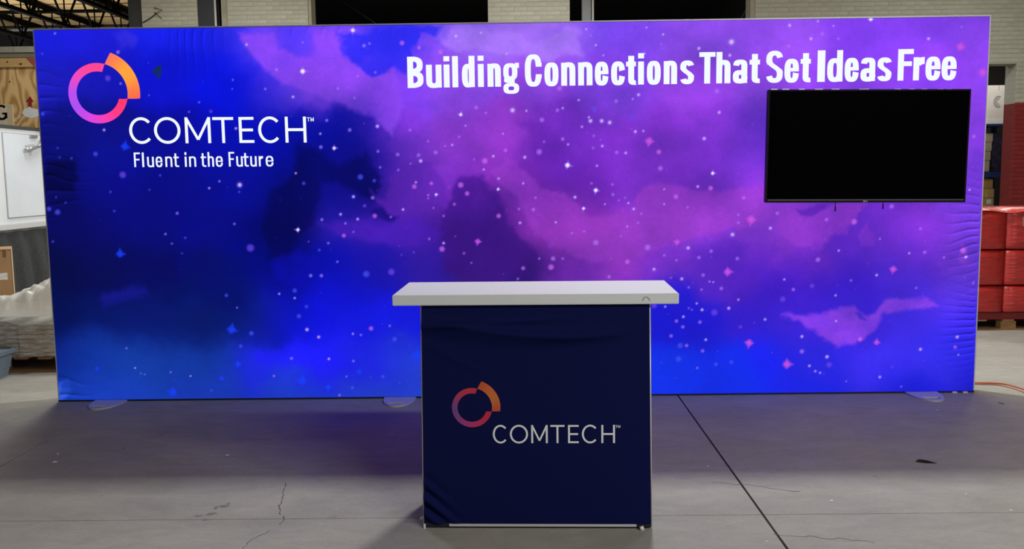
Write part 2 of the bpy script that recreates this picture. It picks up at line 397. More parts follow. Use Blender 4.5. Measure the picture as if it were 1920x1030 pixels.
# open web joists of the side bay
def joist(x, y0, y1, zb, zt, label, k):
    t = empty('roof_joist', (x, y0, zb)); L = y1-y0; h = zt-zb
    for s in (-1, 1):
        MB().box(.012*s-.03*(s<0), .012*s+.03*(s>0), 0, L, -.035, .035).build('bottom_chord', JOIST, t)
        MB().box(.012*s-.03*(s<0), .012*s+.03*(s>0), 0, L, h-.05, h+.05).build('top_chord', JOIST, t)
    n = int(L/.62)
    for i in range(n):
        a = i*.62; zz = (0, h) if i % 2 else (h, 0)
        MB().tube([(0,a,zz[0]),(0,a+.62,zz[1])], .024, 6).build('web_rod', JOIST, t)
        if i % 2: MB().tube([(0,a,0),(0,a,h)], .014, 6).build('web_strut', JOIST, t)
    tag(t, label, 'roof joist', 'open web joists of the side bay')
for k, (x, lab) in enumerate([(-7.1,'black open web steel joist nearest the dark grey column'), (-8.6,'black open web steel joist, second from the dark grey column'), (-10.1,'black open web steel joist, third from the dark grey column'), (-11.6,'black open web steel joist, fourth from the dark grey column'), (-13.1,'black open web steel joist farthest left under the deck')]):
    joist(x, 8.6, 16.5, 4.42, 5.17, lab, k)
for y, z, lab in [(13.9, 5.08, 'black bridging bar across the joists'), (15.3, 4.94, 'pale grey pipe hung below the joists')]:
    tag(MB().tube([(-15.5,y,z),(-5.8,y,z)], .04, 6).build('bridging_bar', STEEL_MD if 'pale' in lab else JOIST, None, 0, True), lab, 'bar')

# ------------------------------------------------------------------ the light wall
WX, WZ = 3.048, 2.44
def W2(px, py):            # a point of the print, in metres on the cloth
    p = atY(px, py, 0.0); return (p.x, p.z)
def vnoise(x, y, seed, n=64):
    g = np.random.RandomState(seed).rand(n, n)
    xi = np.floor(x).astype(int); yi = np.floor(y).astype(int); fx = x-xi; fy = y-yi
    fx = fx*fx*(3-2*fx); fy = fy*fy*(3-2*fy)
    a = g[yi % n, xi % n]; b = g[yi % n, (xi+1) % n]; c = g[(yi+1) % n, xi % n]; d = g[(yi+1) % n, (xi+1) % n]
    return (a*(1-fx)+b*fx)*(1-fy)+(c*(1-fx)+d*fx)*fy-.5
def fbm(x, y, seed, octs=5, gain=.52):
    r = 0; amp = 1.0
    for k in range(octs):
        r = r+amp*vnoise(x*2**k+k*17.3, y*2**k+k*9.1, seed+k); amp *= gain
    return r
ROWS = {
 60: [(80,25,30,215),(200,30,30,228),(300,24,34,238),(400,20,30,230),(450,60,50,230),(500,115,68,233),(560,60,48,235),(620,122,70,235),(700,55,50,240),(770,58,50,236),(850,130,90,235),(900,150,105,240),(1000,160,110,240),(1060,150,102,240),(1120,118,72,236),(1200,124,70,235),(1300,140,76,235),(1400,138,74,231),(1500,148,80,236),(1600,126,62,235),(1700,130,64,236),(1850,128,66,228)],
 150: [(75,28,30,180),(150,26,26,180),(200,20,22,185),(300,14,20,212),(400,8,20,228),(470,5,18,212),(520,95,58,228),(600,138,70,234),(680,122,64,234),(760,120,62,230),(860,142,74,232),(1000,146,72,230),(1150,130,66,228),(1300,142,66,224),(1450,146,72,232),(1600,138,66,234),(1750,140,66,238),(1850,134,66,232)],
 250: [(85,12,16,112),(130,14,18,125),(200,12,16,130),(300,10,12,150),(400,7,14,180),(500,5,14,188),(600,8,14,158),(690,14,16,158),(745,125,56,212),(850,144,60,205),(950,150,60,200),(1020,118,46,196),(1100,112,46,196),(1200,124,50,204),(1350,126,52,206),(1430,108,50,204),(1830,134,62,224)],
 300: [(100,10,14,115),(180,12,18,148),(300,9,14,148),(420,8,14,162),(560,6,12,140),(640,10,12,140),(700,12,12,135),(760,118,50,200),(850,128,52,196),(950,142,56,192),(1010,106,38,178),(1100,104,40,182),(1200,116,46,198),(1300,120,48,200),(1400,115,50,205)],
 350: [(92,8,10,84),(130,8,10,90),(200,10,14,140),(300,8,12,130),(400,8,12,136),(500,8,14,156),(560,5,8,108),(620,24,20,158),(690,8,8,108),(750,82,32,172),(800,108,44,184),(870,92,34,162),(950,140,50,188),(1000,110,36,165),(1100,102,36,172),(1200,120,48,200),(1300,112,42,190),(1400,138,60,205),(1830,112,56,206)],
 420: [(95,10,10,98),(170,9,11,104),(250,10,12,122),(400,8,12,130),(500,5,10,128),(550,3,5,76),(620,40,26,170),(700,56,26,170),(780,76,30,174),(860,64,20,140),(920,50,18,122),(1000,134,46,180),(1080,154,56,190),(1200,150,60,205),(1300,148,64,209),(1400,130,55,205),(1500,144,60,200),(1560,96,40,190),(1650,110,46,200),(1750,120,50,205),(1830,108,60,214)],
 460: [(1500,112,45,187),(1560,86,36,186),(1620,92,40,192),(1700,98,44,200),(1780,112,52,208),(1835,110,60,215)],
 500: [(100,6,12,72),(180,7,12,82),(250,8,12,92),(400,8,12,112),(480,5,12,140),(520,3,8,88),(600,10,15,170),(700,26,20,166),(800,45,25,156),(900,60,26,132),(960,42,18,112),(1050,110,40,176),(1150,148,55,195),(1250,120,50,200),(1350,90,40,190),(1400,76,32,182),(1500,64,28,184),(1600,60,30,200),(1700,76,40,206),(1820,98,55,214)],
 545: [(1500,62,28,190),(1600,58,30,206),(1700,68,40,216),(1800,80,50,222),(550,10,14,165),(650,14,18,190),(430,6,16,110)],
 600: [(105,5,16,88),(180,6,20,98),(250,8,25,110),(400,8,25,106),(480,11,30,118),(520,12,20,190),(600,15,20,214),(700,20,25,218),(790,20,25,214),(900,22,25,200),(1100,26,25,200),(1240,25,25,204),(1300,30,25,200),(1400,54,30,200),(1500,62,36,215),(1600,62,36,222),(1700,62,44,232),(1830,58,42,230)],
 680: [(108,10,36,130),(180,16,50,155),(250,20,60,165),(400,18,55,160),(470,30,38,226),(600,30,30,240),(700,30,36,232),(770,35,58,206),(1000,25,50,230),(1250,20,50,235),(1350,20,45,235),(1450,25,35,235),(1550,46,40,236),(1650,60,46,240),(1750,54,46,236),(1825,42,38,220)],
 740: [(110,22,60,165),(180,24,60,180),(250,25,60,185),(400,25,56,184),(550,30,60,200),(700,35,64,200),(790,35,64,204),(1000,25,55,230),(1250,20,50,238),(1400,20,45,235),(1550,25,35,230),(1700,25,30,225),(1825,25,26,200)],
}
SHAPES = [  # outline in the photograph, colour, strength, edge softness (m)
 ([(440,55),(520,55),(528,85),(570,100),(590,98),(595,70),(595,53),(632,52),(632,95),(660,122),(690,145),(712,135),(718,122),(735,118),(742,150),(765,200),(740,262),(722,240),(690,225),(640,205),(600,180),(560,160),(525,150),(500,120),(470,90)], (136,70,232), .75, .035),
 ([(635,54),(835,51),(825,75),(775,95),(760,130),(735,118),(712,135),(690,145),(660,122),(635,90)], (44,42,238), .85, .03),
 ([(830,92),(850,58),(900,54),(990,51),(988,60),(1012,78),(1040,72),(1065,62),(1085,65),(1080,88),(1092,112),(1040,118),(1000,108),(960,98),(900,92),(868,104)], (164,118,243), .75, .03),
 ([(785,95),(795,66),(812,74),(830,90),(818,100)], (120,70,235), .8, .02),
 ([(210,70),(240,62),(262,75),(255,95),(225,95)], (58,50,232), .7, .035),
 ([(960,298),(985,330),(1010,352),(1050,360),(1085,380),(1100,398),(1140,402),(1165,384),(1173,414),(1184,384),(1205,350),(1230,343),(1300,350),(1440,338),(1445,400),(1400,422),(1260,462),(1200,496),(1100,492),(1020,452),(990,402),(955,372),(935,330)], (152,60,198), .65, .03),
 ([(960,232),(985,250),(1000,300),(1030,340),(1075,350),(1110,345),(1100,300),(1060,270),(1020,235)], (104,36,178), .5, .06),
 ([(855,348),(880,327),(915,337),(945,372),(960,422),(985,447),(1000,482),(960,502),(900,522),(830,512),(828,460),(830,402),(850,372)], (58,20,130), .7, .04),
 ([(560,258),(610,282),(640,304),(690,290),(716,340),(702,366),(660,360),(640,330),(606,322),(592,372),(590,422),(560,442),(542,502),(510,492),(500,422),(510,352),(550,332)], (4,7,86), .7, .045),
 ([(690,350),(722,366),(735,332),(745,300),(800,296),(838,330),(842,372),(800,392),(760,402),(722,390)], (92,36,176), .6, .035),
 ([(600,412),(680,402),(722,420),(790,412),(836,432),(802,452),(760,466),(700,456),(640,442)], (74,30,182), .65, .05),
 ([(690,392),(720,385),(745,400),(740,410),(705,405)], (12,8,110), .6, .03),
 ([(1476,596),(1500,588),(1592,582),(1604,590),(1640,585),(1665,562),(1700,555),(1725,560),(1745,555),(1764,572),(1700,582),(1650,592),(1630,617),(1600,642),(1575,646),(1540,626),(1510,606)], (146,68,236), .85, .03),
 ([(1592,592),(1604,590),(1612,598),(1600,601)], (60,35,205), .7, .012),
 ([(1440,383),(1500,390),(1525,402),(1545,398),(1560,383),(1612,383),(1606,420),(1592,440),(1540,458),(1500,452),(1470,432)], (146,58,200), .7, .03),
 ([(1496,384),(1548,384),(1540,402),(1520,405)], (92,34,180), .7, .02),
 ([(1615,440),(1632,425),(1646,445),(1640,462),(1620,460)], (125,52,204), .6, .02),
 ([(1788,465),(1800,447),(1812,455),(1802,480),(1815,490),(1795,488)], (150,66,220), .6, .015),
 ([(88,300),(140,302),(152,330),(145,355),(125,360),(90,352)], (4,6,66), .75, .035),
 ([(188,556),(195,545),(265,540),(272,552),(215,562),(200,580)], (24,24,148), .7, .045),
 ([(470,660),(560,640),(640,670),(660,690),(560,690),(480,685)], (32,28,246), .5, .05),
 ([(108,750),(112,715),(130,708),(140,728),(122,745)], (52,96,228), .75, .04),
 ([(515,30+460),(560,470),(600,500),(560,540),(520,530)], (12,14,176), .5, .04),
 ([(380,470),(470,480),(480,560),(420,580),(300,560)], (4,16,92), .45, .09),
]
STARS = """104,63,3,l 80,101,3,b 222,98,4,l 463,84,3.5,w 279,118,2,b 203,147,6,v 227,157,3,l 437,150,2.5,l 436,167,2,l 374,192,2.5,l 280,179,2,l 196,244,3.5,w 355,210,2.5,l 396,209,4,v 443,241,3.5,w 81,214,4,b
662,57,6,W 568,134,7,W 519,131,3.5,l 568,80,2.5,l 683,86,4,l 693,82,3,l 754,81,5,p 786,90,4,p 855,68,4,w 902,62,3,w 896,82,2.5,l 826,98,5,p 950,101,3,w 704,136,3,l 671,143,3,p 634,166,3,l 550,182,3.5,w 665,184,2.5,l 498,167,3,l 613,226,3.5,l 601,251,3,w 708,237,4.5,w 656,244,4,l 864,215,5,W 893,202,4,p 911,212,3,l 769,244,3.5,l 873,236,2.5,w 943,251,2.5,w
627,278,5,W 602,276,4,l 709,284,3.5,l 713,314,3,l 676,332,6,b 702,339,4,b 555,325,3,w 570,344,4,b 663,369,4,w 699,371,4,l 684,386,4,v 639,402,3.5,w 604,412,3.5,l 648,419,3,l 671,411,3.5,w 703,405,5,p 733,407,3,l 756,393,3.5,w 559,431,5,W 645,442,4.5,p 663,435,2.5,l 579,453,2,l 616,456,3,l 599,469,3.5,b 633,491,3,l 777,350,5,p 780,342,3,w 809,344,4,p 818,365,4,W 803,366,3,p 803,372,2.5,l 813,390,2,w 852,383,3.5,l 832,405,3,l 805,448,3,l 832,456,3.5,w 829,467,6,p 854,443,2,l 896,453,6,P 870,475,3,l 776,473,3,v 753,478,2.5,v 884,493,2.5,l 864,347,6,p 876,363,5,p 934,355,4,W 935,335,3,w 935,405,5,p 907,318,3,w 889,299,2.5,l 909,302,6,p 925,293,3.5,w 948,282,4,p 817,286,4.5,l 789,302,4.5,w 785,291,4,l 770,307,2.5,l 746,290,4,l 747,319,3,l 803,265,3,l 835,274,2,w 848,272,3,w 861,257,3,p
984,295,4,w 1011,285,6,l 1020,266,3,l 1055,261,4,p 1065,271,3,w 1064,310,7,W 1119,311,3,w 1129,274,3.5,w 1112,278,3,l 1126,262,2,l 1113,255,3,l 1173,287,3.5,w 1191,247,4,w 1206,246,3,w 1217,265,8,P 1320,260,4.5,w 1235,285,5,p 1238,316,5,l 1156,286,4,l 1336,325,5,W 1308,350,3.5,w 1332,353,5,p 981,344,3,w 1117,357,6,W 1109,344,3,l 1148,346,3,p 1149,365,3.5,l 1078,370,4,w 1094,391,4.5,W 1134,383,2.5,w 1160,376,2.5,l 1172,371,2.5,l 1178,381,3,w 1188,392,3.5,w 1202,401,3,l 1245,355,2.5,w 1245,383,2.5,w 1267,369,5,p 1289,389,3,l 1042,417,3,w 975,418,3.5,w 973,392,3,l 1004,371,3,p 1000,393,4,p 1196,418,3,l 1176,425,2.5,w 1117,455,6,l 1214,464,6,l 1269,454,6,P 1290,465,4.5,w 1373,440,5,w 1384,418,3.5,l 1384,403,3,l 1408,412,9,P 1333,471,4,l 1310,483,4,l 1382,485,4,l 1245,479,3,l 1268,488,3,l 1176,491,5,p 1037,485,5,l 1055,485,3,l 1011,485,3,l 1072,437,3,l 1095,434,3,l 1031,463,3,v 1164,443,2.5,l 1394,371,4,p
1475,683,9,P 1404,643,8,P 1364,510,8,P 1674,505,7,P 1800,88,8,P 1842,136,8,P 1643,642,6,P 1467,561,6,v 1487,543,4,l 1470,524,3,w 1522,536,5,v 1643,516,3.5,w 1595,526,3,l 1566,554,3,w 1717,540,3,l 1824,531,3,l 1503,631,4,w 1503,659,5,l 1550,669,4.5,w 1554,684,6,v 1517,686,3.5,w 1528,696,3,w 1537,699,3,w 1649,707,3.5,w 1672,688,3,v 1725,655,4,w 1794,632,4,w 1790,651,4,p 1796,665,2.5,w 1612,636,5,p 1567,602,3,w 1689,725,2.5,l 1586,715,2.5,l 1457,400,4,l 1444,428,4,w 1549,412,4,l 1601,416,6,p 1572,470,3,w 1533,487,5,l 1725,429,3.5,l 1704,475,3,w 1733,473,4,l 1810,482,4,w 1805,470,6,p 1769,483,3,l 1817,356,3,w 1825,256,4,l 1671,387,5,l 1649,448,3,l
1480,48,4,w 1533,40,3,w 1541,64,4,l 1520,73,4,w 1562,49,2.5,w 1571,73,3,l 1478,87,4,p 1632,36,6,W 1740,73,4,w 1802,51,2.5,l 1371,79,7,w 1310,91,4,w 1368,104,4,w 1344,171,5,l 1348,211,4,w 1208,101,3,w 1117,85,3,w 1108,67,2.5,l 1099,55,3,w 1131,104,2.5,w 1197,178,4,w 1186,186,2.5,w 1155,190,4,l 1107,227,5,w 1128,227,5,w 1143,230,5,w 1104,220,3,w 1091,238,3,w 1085,188,3,w 1055,203,3,w 1045,207,4,l 1016,225,5,l 987,208,3,w 961,207,6,w 1049,166,5,p 1114,205,6,v 1184,221,6,v 1243,65,3,w 1239,83,2.5,l 1212,52,2.5,w
435,618,9,B 425,554,4,b 553,545,5,b 524,551,3,w 583,517,4,l 603,517,4,l 734,510,7,v 687,514,7,b 553,559,3,w 575,575,4,b 561,593,5,b 576,618,4.5,w 598,632,4,w 696,616,5,p 662,626,3,w 677,628,3,l 731,611,3,l 740,636,5,b 617,673,3.5,w 547,672,3.5,l 663,677,3,l 567,714,9,B 616,726,6,B 674,697,5,B 718,706,4,b 514,705,3,l 650,706,2.5,l 661,727,4,b 637,741,3,l 325,735,8,B 416,709,5,B 447,683,6,B 452,649,4,b 472,625,5,b 183,691,4,B 238,653,2.5,l 254,690,2.5,w 265,700,2,l 272,702,2,l 321,698,2.5,l 358,705,2.5,w 397,732,3,b 782,668,9,B 445,577,2.5,l 470,465,8,v 450,347,6,w 449,360,3,b 393,353,3,w 412,340,3,l 333,400,3.5,l 440,420,3,l 311,439,3,l 348,446,3,b 323,457,2.5,l 342,475,2.5,b 208,360,3,b 215,396,3,b 281,356,2.5,b 124,380,2.5,b 106,370,2.5,b 109,398,6,b 93,392,5,b 180,289,5,b 135,297,3,b 113,295,2.5,b 109,278,2.5,b 231,328,7,v 235,275,8,B 301,329,3,b 226,476,8,B 100,453,3,b
1258,630,4,l 1275,648,6,b 1287,648,4,l 1272,673,6,b 1317,658,4,l 1342,683,4.5,b 1371,679,4.5,b 1307,690,3,l 1323,637,3.5,w 1281,594,3.5,w 1268,602,4,l 1280,613,4,l 1312,604,4,l 1316,581,4,w 1306,569,3,w 1291,578,2.5,l 1297,581,2.5,l 1339,586,7,v 1366,578,4,w 1384,562,3,w 1434,599,3.5,w 1388,613,4,v 1352,541,4,l 1318,516,4,l 1278,523,4,w 1258,521,2.5,l 1330,528,2.5,w 1337,529,2.5,w 1315,543,3,l 1291,539,3,l 1226,505,4,w 1142,519,4,l 971,523,3,l 981,503,4.5,l 1033,501,6,p 1247,575,3,w 1226,573,6,v"""
SCOL = {'w':(220,200,252),'W':(245,235,255),'l':(158,130,250),'p':(200,105,235),'P':(215,85,225),'b':(70,80,240),'B':(25,60,250),'v':(105,70,230)}

def paint_print(X, Z):
    """colour of the nebula print for points X,Z (metres on the cloth)"""
    # low-resolution base painting
    nx, nz = 420, 170
    gx = np.linspace(-WX, WX, nx); gz = np.linspace(0, WZ, nz); GX, GZ = np.meshgrid(gx, gz)
    pts = []; cols = []
    for y, row in ROWS.items():
        for (x, r, g, b) in row: pts.append(W2(x, y)); cols.append((r, g, b))
    pts = np.array(pts); cols = np.array(cols, float)
    acc = np.zeros((nz, nx, 3)); ws = np.zeros((nz, nx))
    for (px, pz), c in zip(pts, cols):
        d2 = ((GX-px)/.17)**2+((GZ-pz)/.155)**2
        wt = np.exp(-d2)+1e-9/(1+d2)
        acc += wt[..., None]*c; ws += wt
    base = acc/ws[..., None]
    def sample(img, x, z):
        u = np.clip((x+WX)/(2*WX)*(nx-1), 0, nx-1.001); v = np.clip(z/WZ*(nz-1), 0, nz-1.001)
        i = u.astype(int); j = v.astype(int); fu = u-i; fv = v-j
        if img.ndim == 3: fu = fu[..., None]; fv = fv[..., None]
        return (img[j,i]*(1-fu)+img[j,i+1]*fu)*(1-fv)+(img[j+1,i]*(1-fu)+img[j+1,i+1]*fu)*fv
    # wandering watercolour edges
    qx = fbm(X*2.2, Z*2.2, 3, 5); qz = fbm(X*2.2+40, Z*2.2+13, 23, 5)
    dx = .13*qx; dz = .13*qz
    q2x = fbm(X*9, Z*9, 5, 4, .6); q2z = fbm(X*9+7, Z*9+3, 35, 4, .6)
    C = sample(base, X+dx+.03*q2x, Z+dz+.03*q2z)
    for poly, col, k, soft in SHAPES:
        P = [W2(*p) for p in poly]
        x0 = min(p[0] for p in P)-.35; x1 = max(p[0] for p in P)+.35; z0 = min(p[1] for p in P)-.35; z1 = max(p[1] for p in P)+.35
        m = (X > x0) & (X < x1) & (Z > z0) & (Z < z1)
        x = X[m]+.085*qx[m]+.03*q2x[m]; z = Z[m]+.085*qz[m]+.03*q2z[m]
        d = np.full(x.shape, 1e9); ins = np.zeros(x.shape, bool)
        for (ax, az), (bx, bz) in zip(P, P[1:]+P[:1]):
            ex, ez = bx-ax, bz-az; t = np.clip(((x-ax)*ex+(z-az)*ez)/(ex*ex+ez*ez+1e-12), 0, 1)
            d = np.minimum(d, np.hypot(x-ax-t*ex, z-az-t*ez))
            cr = ((az > z) != (bz > z)) & (x < (bx-ax)*(z-az)/(bz-az+1e-12)+ax); ins ^= cr
        sd = np.where(ins, d, -d)
        a = np.clip(.5+sd/(1.3*soft), 0, 1); a = a*a*(3-2*a)*k
        a *= np.clip(.96+.3*q2x[m], .6, 1)
        C[m] = C[m]*(1-a[:, None])+np.array(col, float)*a[:, None]
    # flat washes with visible edges, strongest in the purple half
    n = fbm(X*3.1+11, Z*3.6+5, 77, 5, .5)
    stp = np.floor(n*9)/9; fr = n*9-np.floor(n*9); stp = stp+np.clip((fr-.86)/.14, 0, 1)/9
    purple = np.clip((C[..., 0]-40)/80, 0, 1)
    amt = (.05+.06*purple)
    C = C*(1+amt*(stp*1.6))[..., None]
    C[..., 0] += 12*purple*stp; C[..., 2] += 12*fbm(X*1.3, Z*1.3, 91, 3)
    C *= (1+.03*vnoise(X*60, Z*60, 4))[..., None]
    # stars
    sc = 1/277.0
    def dot(x, z, r, col, a, soft=.6):
        R = r*(1+soft)+.004
        i0, i1 = np.searchsorted(X[0], [x-R, x+R]); j0, j1 = np.searchsorted(Z[:, 0], [z-R, z+R])
        if i1 <= i0 or j1 <= j0: return
        d = np.hypot(X[j0:j1, i0:i1]-x, Z[j0:j1, i0:i1]-z)
        w_ = np.clip((r*(1+soft*.5)-d)/(r*soft+.0045), 0, 1)*a
        C[j0:j1, i0:i1] = C[j0:j1, i0:i1]*(1-w_[..., None])+np.array(col, float)*w_[..., None]
    def spikes(x, z, r, col, a):
        R = r*2.6; i0, i1 = np.searchsorted(X[0], [x-R, x+R]); j0, j1 = np.searchsorted(Z[:, 0], [z-R, z+R])
        if i1 <= i0 or j1 <= j0: return
        ddx = X[j0:j1, i0:i1]-x; ddz = Z[j0:j1, i0:i1]-z; d = np.hypot(ddx, ddz); th = np.arctan2(ddz, ddx)
        ph = (x*37.7) % 1.0
        rad = r*(.85+.75*np.abs(np.cos(2*th+ph*.5))**6*(.6+.4*np.cos(th*3+ph*9)))
        w_ = np.clip((rad-d)/(r*.5), 0, 1)*a
        C[j0:j1, i0:i1] = C[j0:j1, i0:i1]*(1-w_[..., None])+np.array(col, float)*w_[..., None]
    rs = np.random.RandomState(5)
    for k in range(280):                               # dust of faint stars, denser to the right
        px = 70+1780*rs.rand()**.62; py = 45+690*rs.rand()
        if px < 500 and rs.rand() < .6: continue
        x, z = W2(px, py); r = rs.uniform(.8, 1.7)*sc
        dot(x, z, r, (165,125,250) if px > 650 else (90,100,245), rs.uniform(.2, .55))
    for s in STARS.split():
        px, py, r, c = s.split(','); x, z = W2(float(px), float(py)); r = float(r)*sc; col = SCOL[c]
        if c in 'W':
            spikes(x, z, r*1.05, (150,110,250), .7); dot(x, z, r*.62, col, 1.0, .4)
        elif c in 'PB':
            spikes(x, z, r*1.05, col if c == 'B' else (165,75,225), .7); dot(x, z, r*.7, col, .8, 1.0)
        elif c == 'w': dot(x, z, r*.95, (170,130,250), .55, .6); dot(x, z, r*.6, col, .85, .5)
        else: dot(x, z, r*.9, (172,112,240) if c == 'l' and float(px) > 700 else col, .75, .5)
    return np.clip(C, 0, 255)

FAB_Y = -.0065
def fabric_depth(X, Z):
    """creases where the cloth is pulled into the frame"""
    D = np.zeros_like(X)
    def fold(cx, cz, rx, rz, freq, amp, horiz, seed, fan=0.0):
        e = np.exp(-((X-cx)/rx)**2-((Z-cz)/rz)**2)
        t = (Z-cz)*(1+fan*(X-cx)) if horiz else (X-cx)*(1+fan*(Z-cz))
        ph = 2.0*vnoise(X*6+seed, Z*6+seed*3, seed)
        s_ = np.sin(t*freq*.5+ph*1.6); return amp*1.5*e*((1-np.abs(s_))**2.2-.25)
    x, z = W2(1850, 430); D += fold(x, z,   .20, .28, 130, .0034, True, 3, 1.2)
    x, z = W2(1835, 610); D += fold(x, z, .18, .22, 150, .0034, True, 7, .8)
    x, z = W2(365, 55); D += fold(x, z, .17, .22, 110, .0040, False, 9, .5)*.6
    x, z = W2(78, 190); D += fold(x, z, .12, .20, 80, .0030, True, 12, .6)
    x, z = W2(92, 340); D += fold(x, z, .18, .17, 75, .0045, True, 15, .7)
    x, z = W2(112, 735); D += fold(x, z, .14, .11, 55, .0050, True, 17, 3.0)
    x, z = W2(640, 50); D += fold(x, z, .5, .05, 60, .0012, False, 21)
    edge = np.minimum(np.minimum(X+WX, WX-X), np.minimum(Z, WZ-Z))
    return D*np.clip((edge-.012)/.02, 0, 1)
def cloth_grid(name, nx, nz, x0, x1, z0, z1, colfn, depthfn, m, parent, y=0.0, two=False):
    xs_ = np.linspace(x0, x1, nx); zs_ = np.linspace(z0, z1, nz); X, Z = np.meshgrid(xs_, zs_)
    D = depthfn(X, Z)
    co = np.stack([X, y-D, Z], -1).reshape(-1, 3).astype(np.float32)
    i = np.arange(nx-1); j = np.arange(nz-1); I, J = np.meshgrid(i, j); a = (J*nx+I).ravel()
    quads = np.stack([a, a+1, a+1+nx, a+nx], -1).astype(np.int32)
    me = bpy.data.meshes.new(name); nq = len(quads)
    me.vertices.add(len(co)); me.vertices.foreach_set('co', co.ravel())
    me.loops.add(nq*4); me.loops.foreach_set('vertex_index', quads.ravel())
    me.polygons.add(nq); me.polygons.foreach_set('loop_start', np.arange(0, nq*4, 4, dtype=np.int32))
    me.polygons.foreach_set('use_smooth', np.ones(nq, bool))
    me.update(calc_edges=True)
    if colfn is not None:
        C = lin_np(colfn(X, Z)); rgba = np.concatenate([C, np.ones(C.shape[:2]+(1,))], -1).reshape(-1, 4).astype(np.float32)
        at = me.color_attributes.new('print', 'FLOAT_COLOR', 'POINT'); at.data.foreach_set('color', rgba.ravel())
    return link(name, me, m, parent)

LB = empty('light_wall', (0, .06, 0))
tag(LB, 'wide backlit fabric display wall printed with a blue and purple starry nebula', 'display wall')
def child(o, t):           # keep world placement while parenting
    o.parent = t; o.matrix_parent_inverse = t.matrix_basis.inverted(); return o
FR = .0085
fab = child(cloth_grid('fabric_graphic', 1240, 500, -WX+FR+.003, WX-FR-.003, .014, WZ-FR-.003, paint_print, fabric_depth, mat_print('nebula_print'), None, FAB_Y), LB)
fab['label'] = 'blue and purple nebula print with many stars'
for nm, bx in [('frame_rail', (-WX, WX, 0, .12, WZ-FR, WZ)), ('frame_rail', (-WX, WX, 0, .12, .002, .013)),
               ('frame_rail', (-WX, -WX+FR, 0, .12, .013, WZ-FR)), ('frame_rail', (WX-FR, WX, 0, .12, .013, WZ-FR))]:
    o = child(MB().box(*bx).build(nm, mat('frame_dark_edge', (.02,.02,.03,1), .5) if bx[5] < .02 else ALU_LIGHT, None, .001), LB)
for bx in [(-WX+FR, WX-FR, .0005, .004, WZ-FR-.004, WZ-FR), (-WX+FR, -WX+FR+.004, .0005, .004, .013, WZ-FR), (WX-FR-.004, WX-FR, .0005, .004, .013, WZ-FR)]:
    child(MB().box(*bx).build('edge_gasket', NAVY_DARK, None), LB)
child(MB().box(-WX+FR, WX-FR, .112, .116, .013, WZ-FR).build('back_panel', mat('white_backing', (.75,.75,.75,1), .8), None), LB)
FOOT = mat('grey_foot_steel', srgb(205,203,214), .45, .15)
def foot(xc, dy=.235, hw=.105):
    n = 22; out = [(xc+hw*math.cos(a), .0-dy*abs(math.sin(a))**.9) for a in [math.pi+math.pi*k/n for k in range(n+1)]]
    pts = [(xc-hw, .05)]+[(x, y) for x, y in out]+[(xc+hw, .05)]
    b = MB(); h = .011
    # plate with a grip slot near the tip: built from an outline strip and an inner web
    slot = [(xc-.058, -dy*.60), (xc+.058, -dy*.60), (xc+.050, -dy*.76), (xc+.02, -dy*.84), (xc-.02, -dy*.84), (xc-.050, -dy*.76)]
    bm = bmesh.new()
    ov = [bm.verts.new((x, y, h)) for x, y in pts]; sv = [bm.verts.new((x, y, h)) for x, y in slot]
    ed = [bm.edges.new((ov[i], ov[(i+1) % len(ov)])) for i in range(len(ov))]+[bm.edges.new((sv[i], sv[(i+1) % len(sv)])) for i in range(len(sv))]
    bmesh.ops.triangle_fill(bm, use_beauty=True, use_dissolve=False, edges=ed)
    g = bmesh.ops.extrude_face_region(bm, geom=list(bm.faces))
    for v in g['geom']:
        if isinstance(v, bmesh.types.BMVert): v.co.z = .0005
    bmesh.ops.recalc_face_normals(bm, faces=bm.faces)
    me = bpy.data.meshes.new('foot'); bm.to_mesh(me); bm.free()
    return child(link('foot', me, FOOT), LB)
for xc in (-2.69, -.757, 2.694): foot(xc)
for xc in (2.985, 2.915):
    child(MB().box(xc-.017, xc+.017, -.012, .03, 0, .010).build('levelling_pad', mat('white_pad', (.7,.7,.72,1), .5), None, .002), LB)

# ------------------------------------------------------------------ lettering
class Glyphs:
    """letters drawn as flat shapes in a plane; unit = cap height"""
    def __init__(s): s.v = []; s.f = []; s.c = []
    def poly(s, pts):
        n = len(s.v); s.v += pts; s.f.append(tuple(range(n, n+len(pts))))
    def rect(s, x0, y0, x1, y1): s.poly([(x0,y0),(x1,y0),(x1,y1),(x0,y1)])
    def arc(s, cx, cy, a, b, tx, ty, t0, t1, p=2.0, n=28):
        """band of a superellipse of half axes a,b; stroke tx (sides) and ty (top)"""
        def se(a_, b_, t):
            c, s_ = math.cos(t), math.sin(t)
            return (cx+a_*math.copysign(abs(c)**(2/p), c), cy+b_*math.copysign(abs(s_)**(2/p), s_))
        k = max(4, int(n*abs(t1-t0)/360)); n0 = len(s.v)
        for i in range(k+1):
            t = math.radians(t0+(t1-t0)*i/k); s.v += [se(a, b, t), se(max(a-tx,.001), max(b-ty,.001), t)]
        for i in range(k):
            q = n0+2*i; s.f.append((q, q+2, q+3, q+1))
    def line(s, pts, t):
        for (ax, ay), (bx, by) in zip(pts[:-1], pts[1:]):
            L = math.hypot(bx-ax, by-ay); nx, ny = -(by-ay)/L*t/2, (bx-ax)/L*t/2
            s.poly([(ax+nx,ay+ny),(ax-nx,ay-ny),(bx-nx,by-ny),(bx+nx,by+ny)])
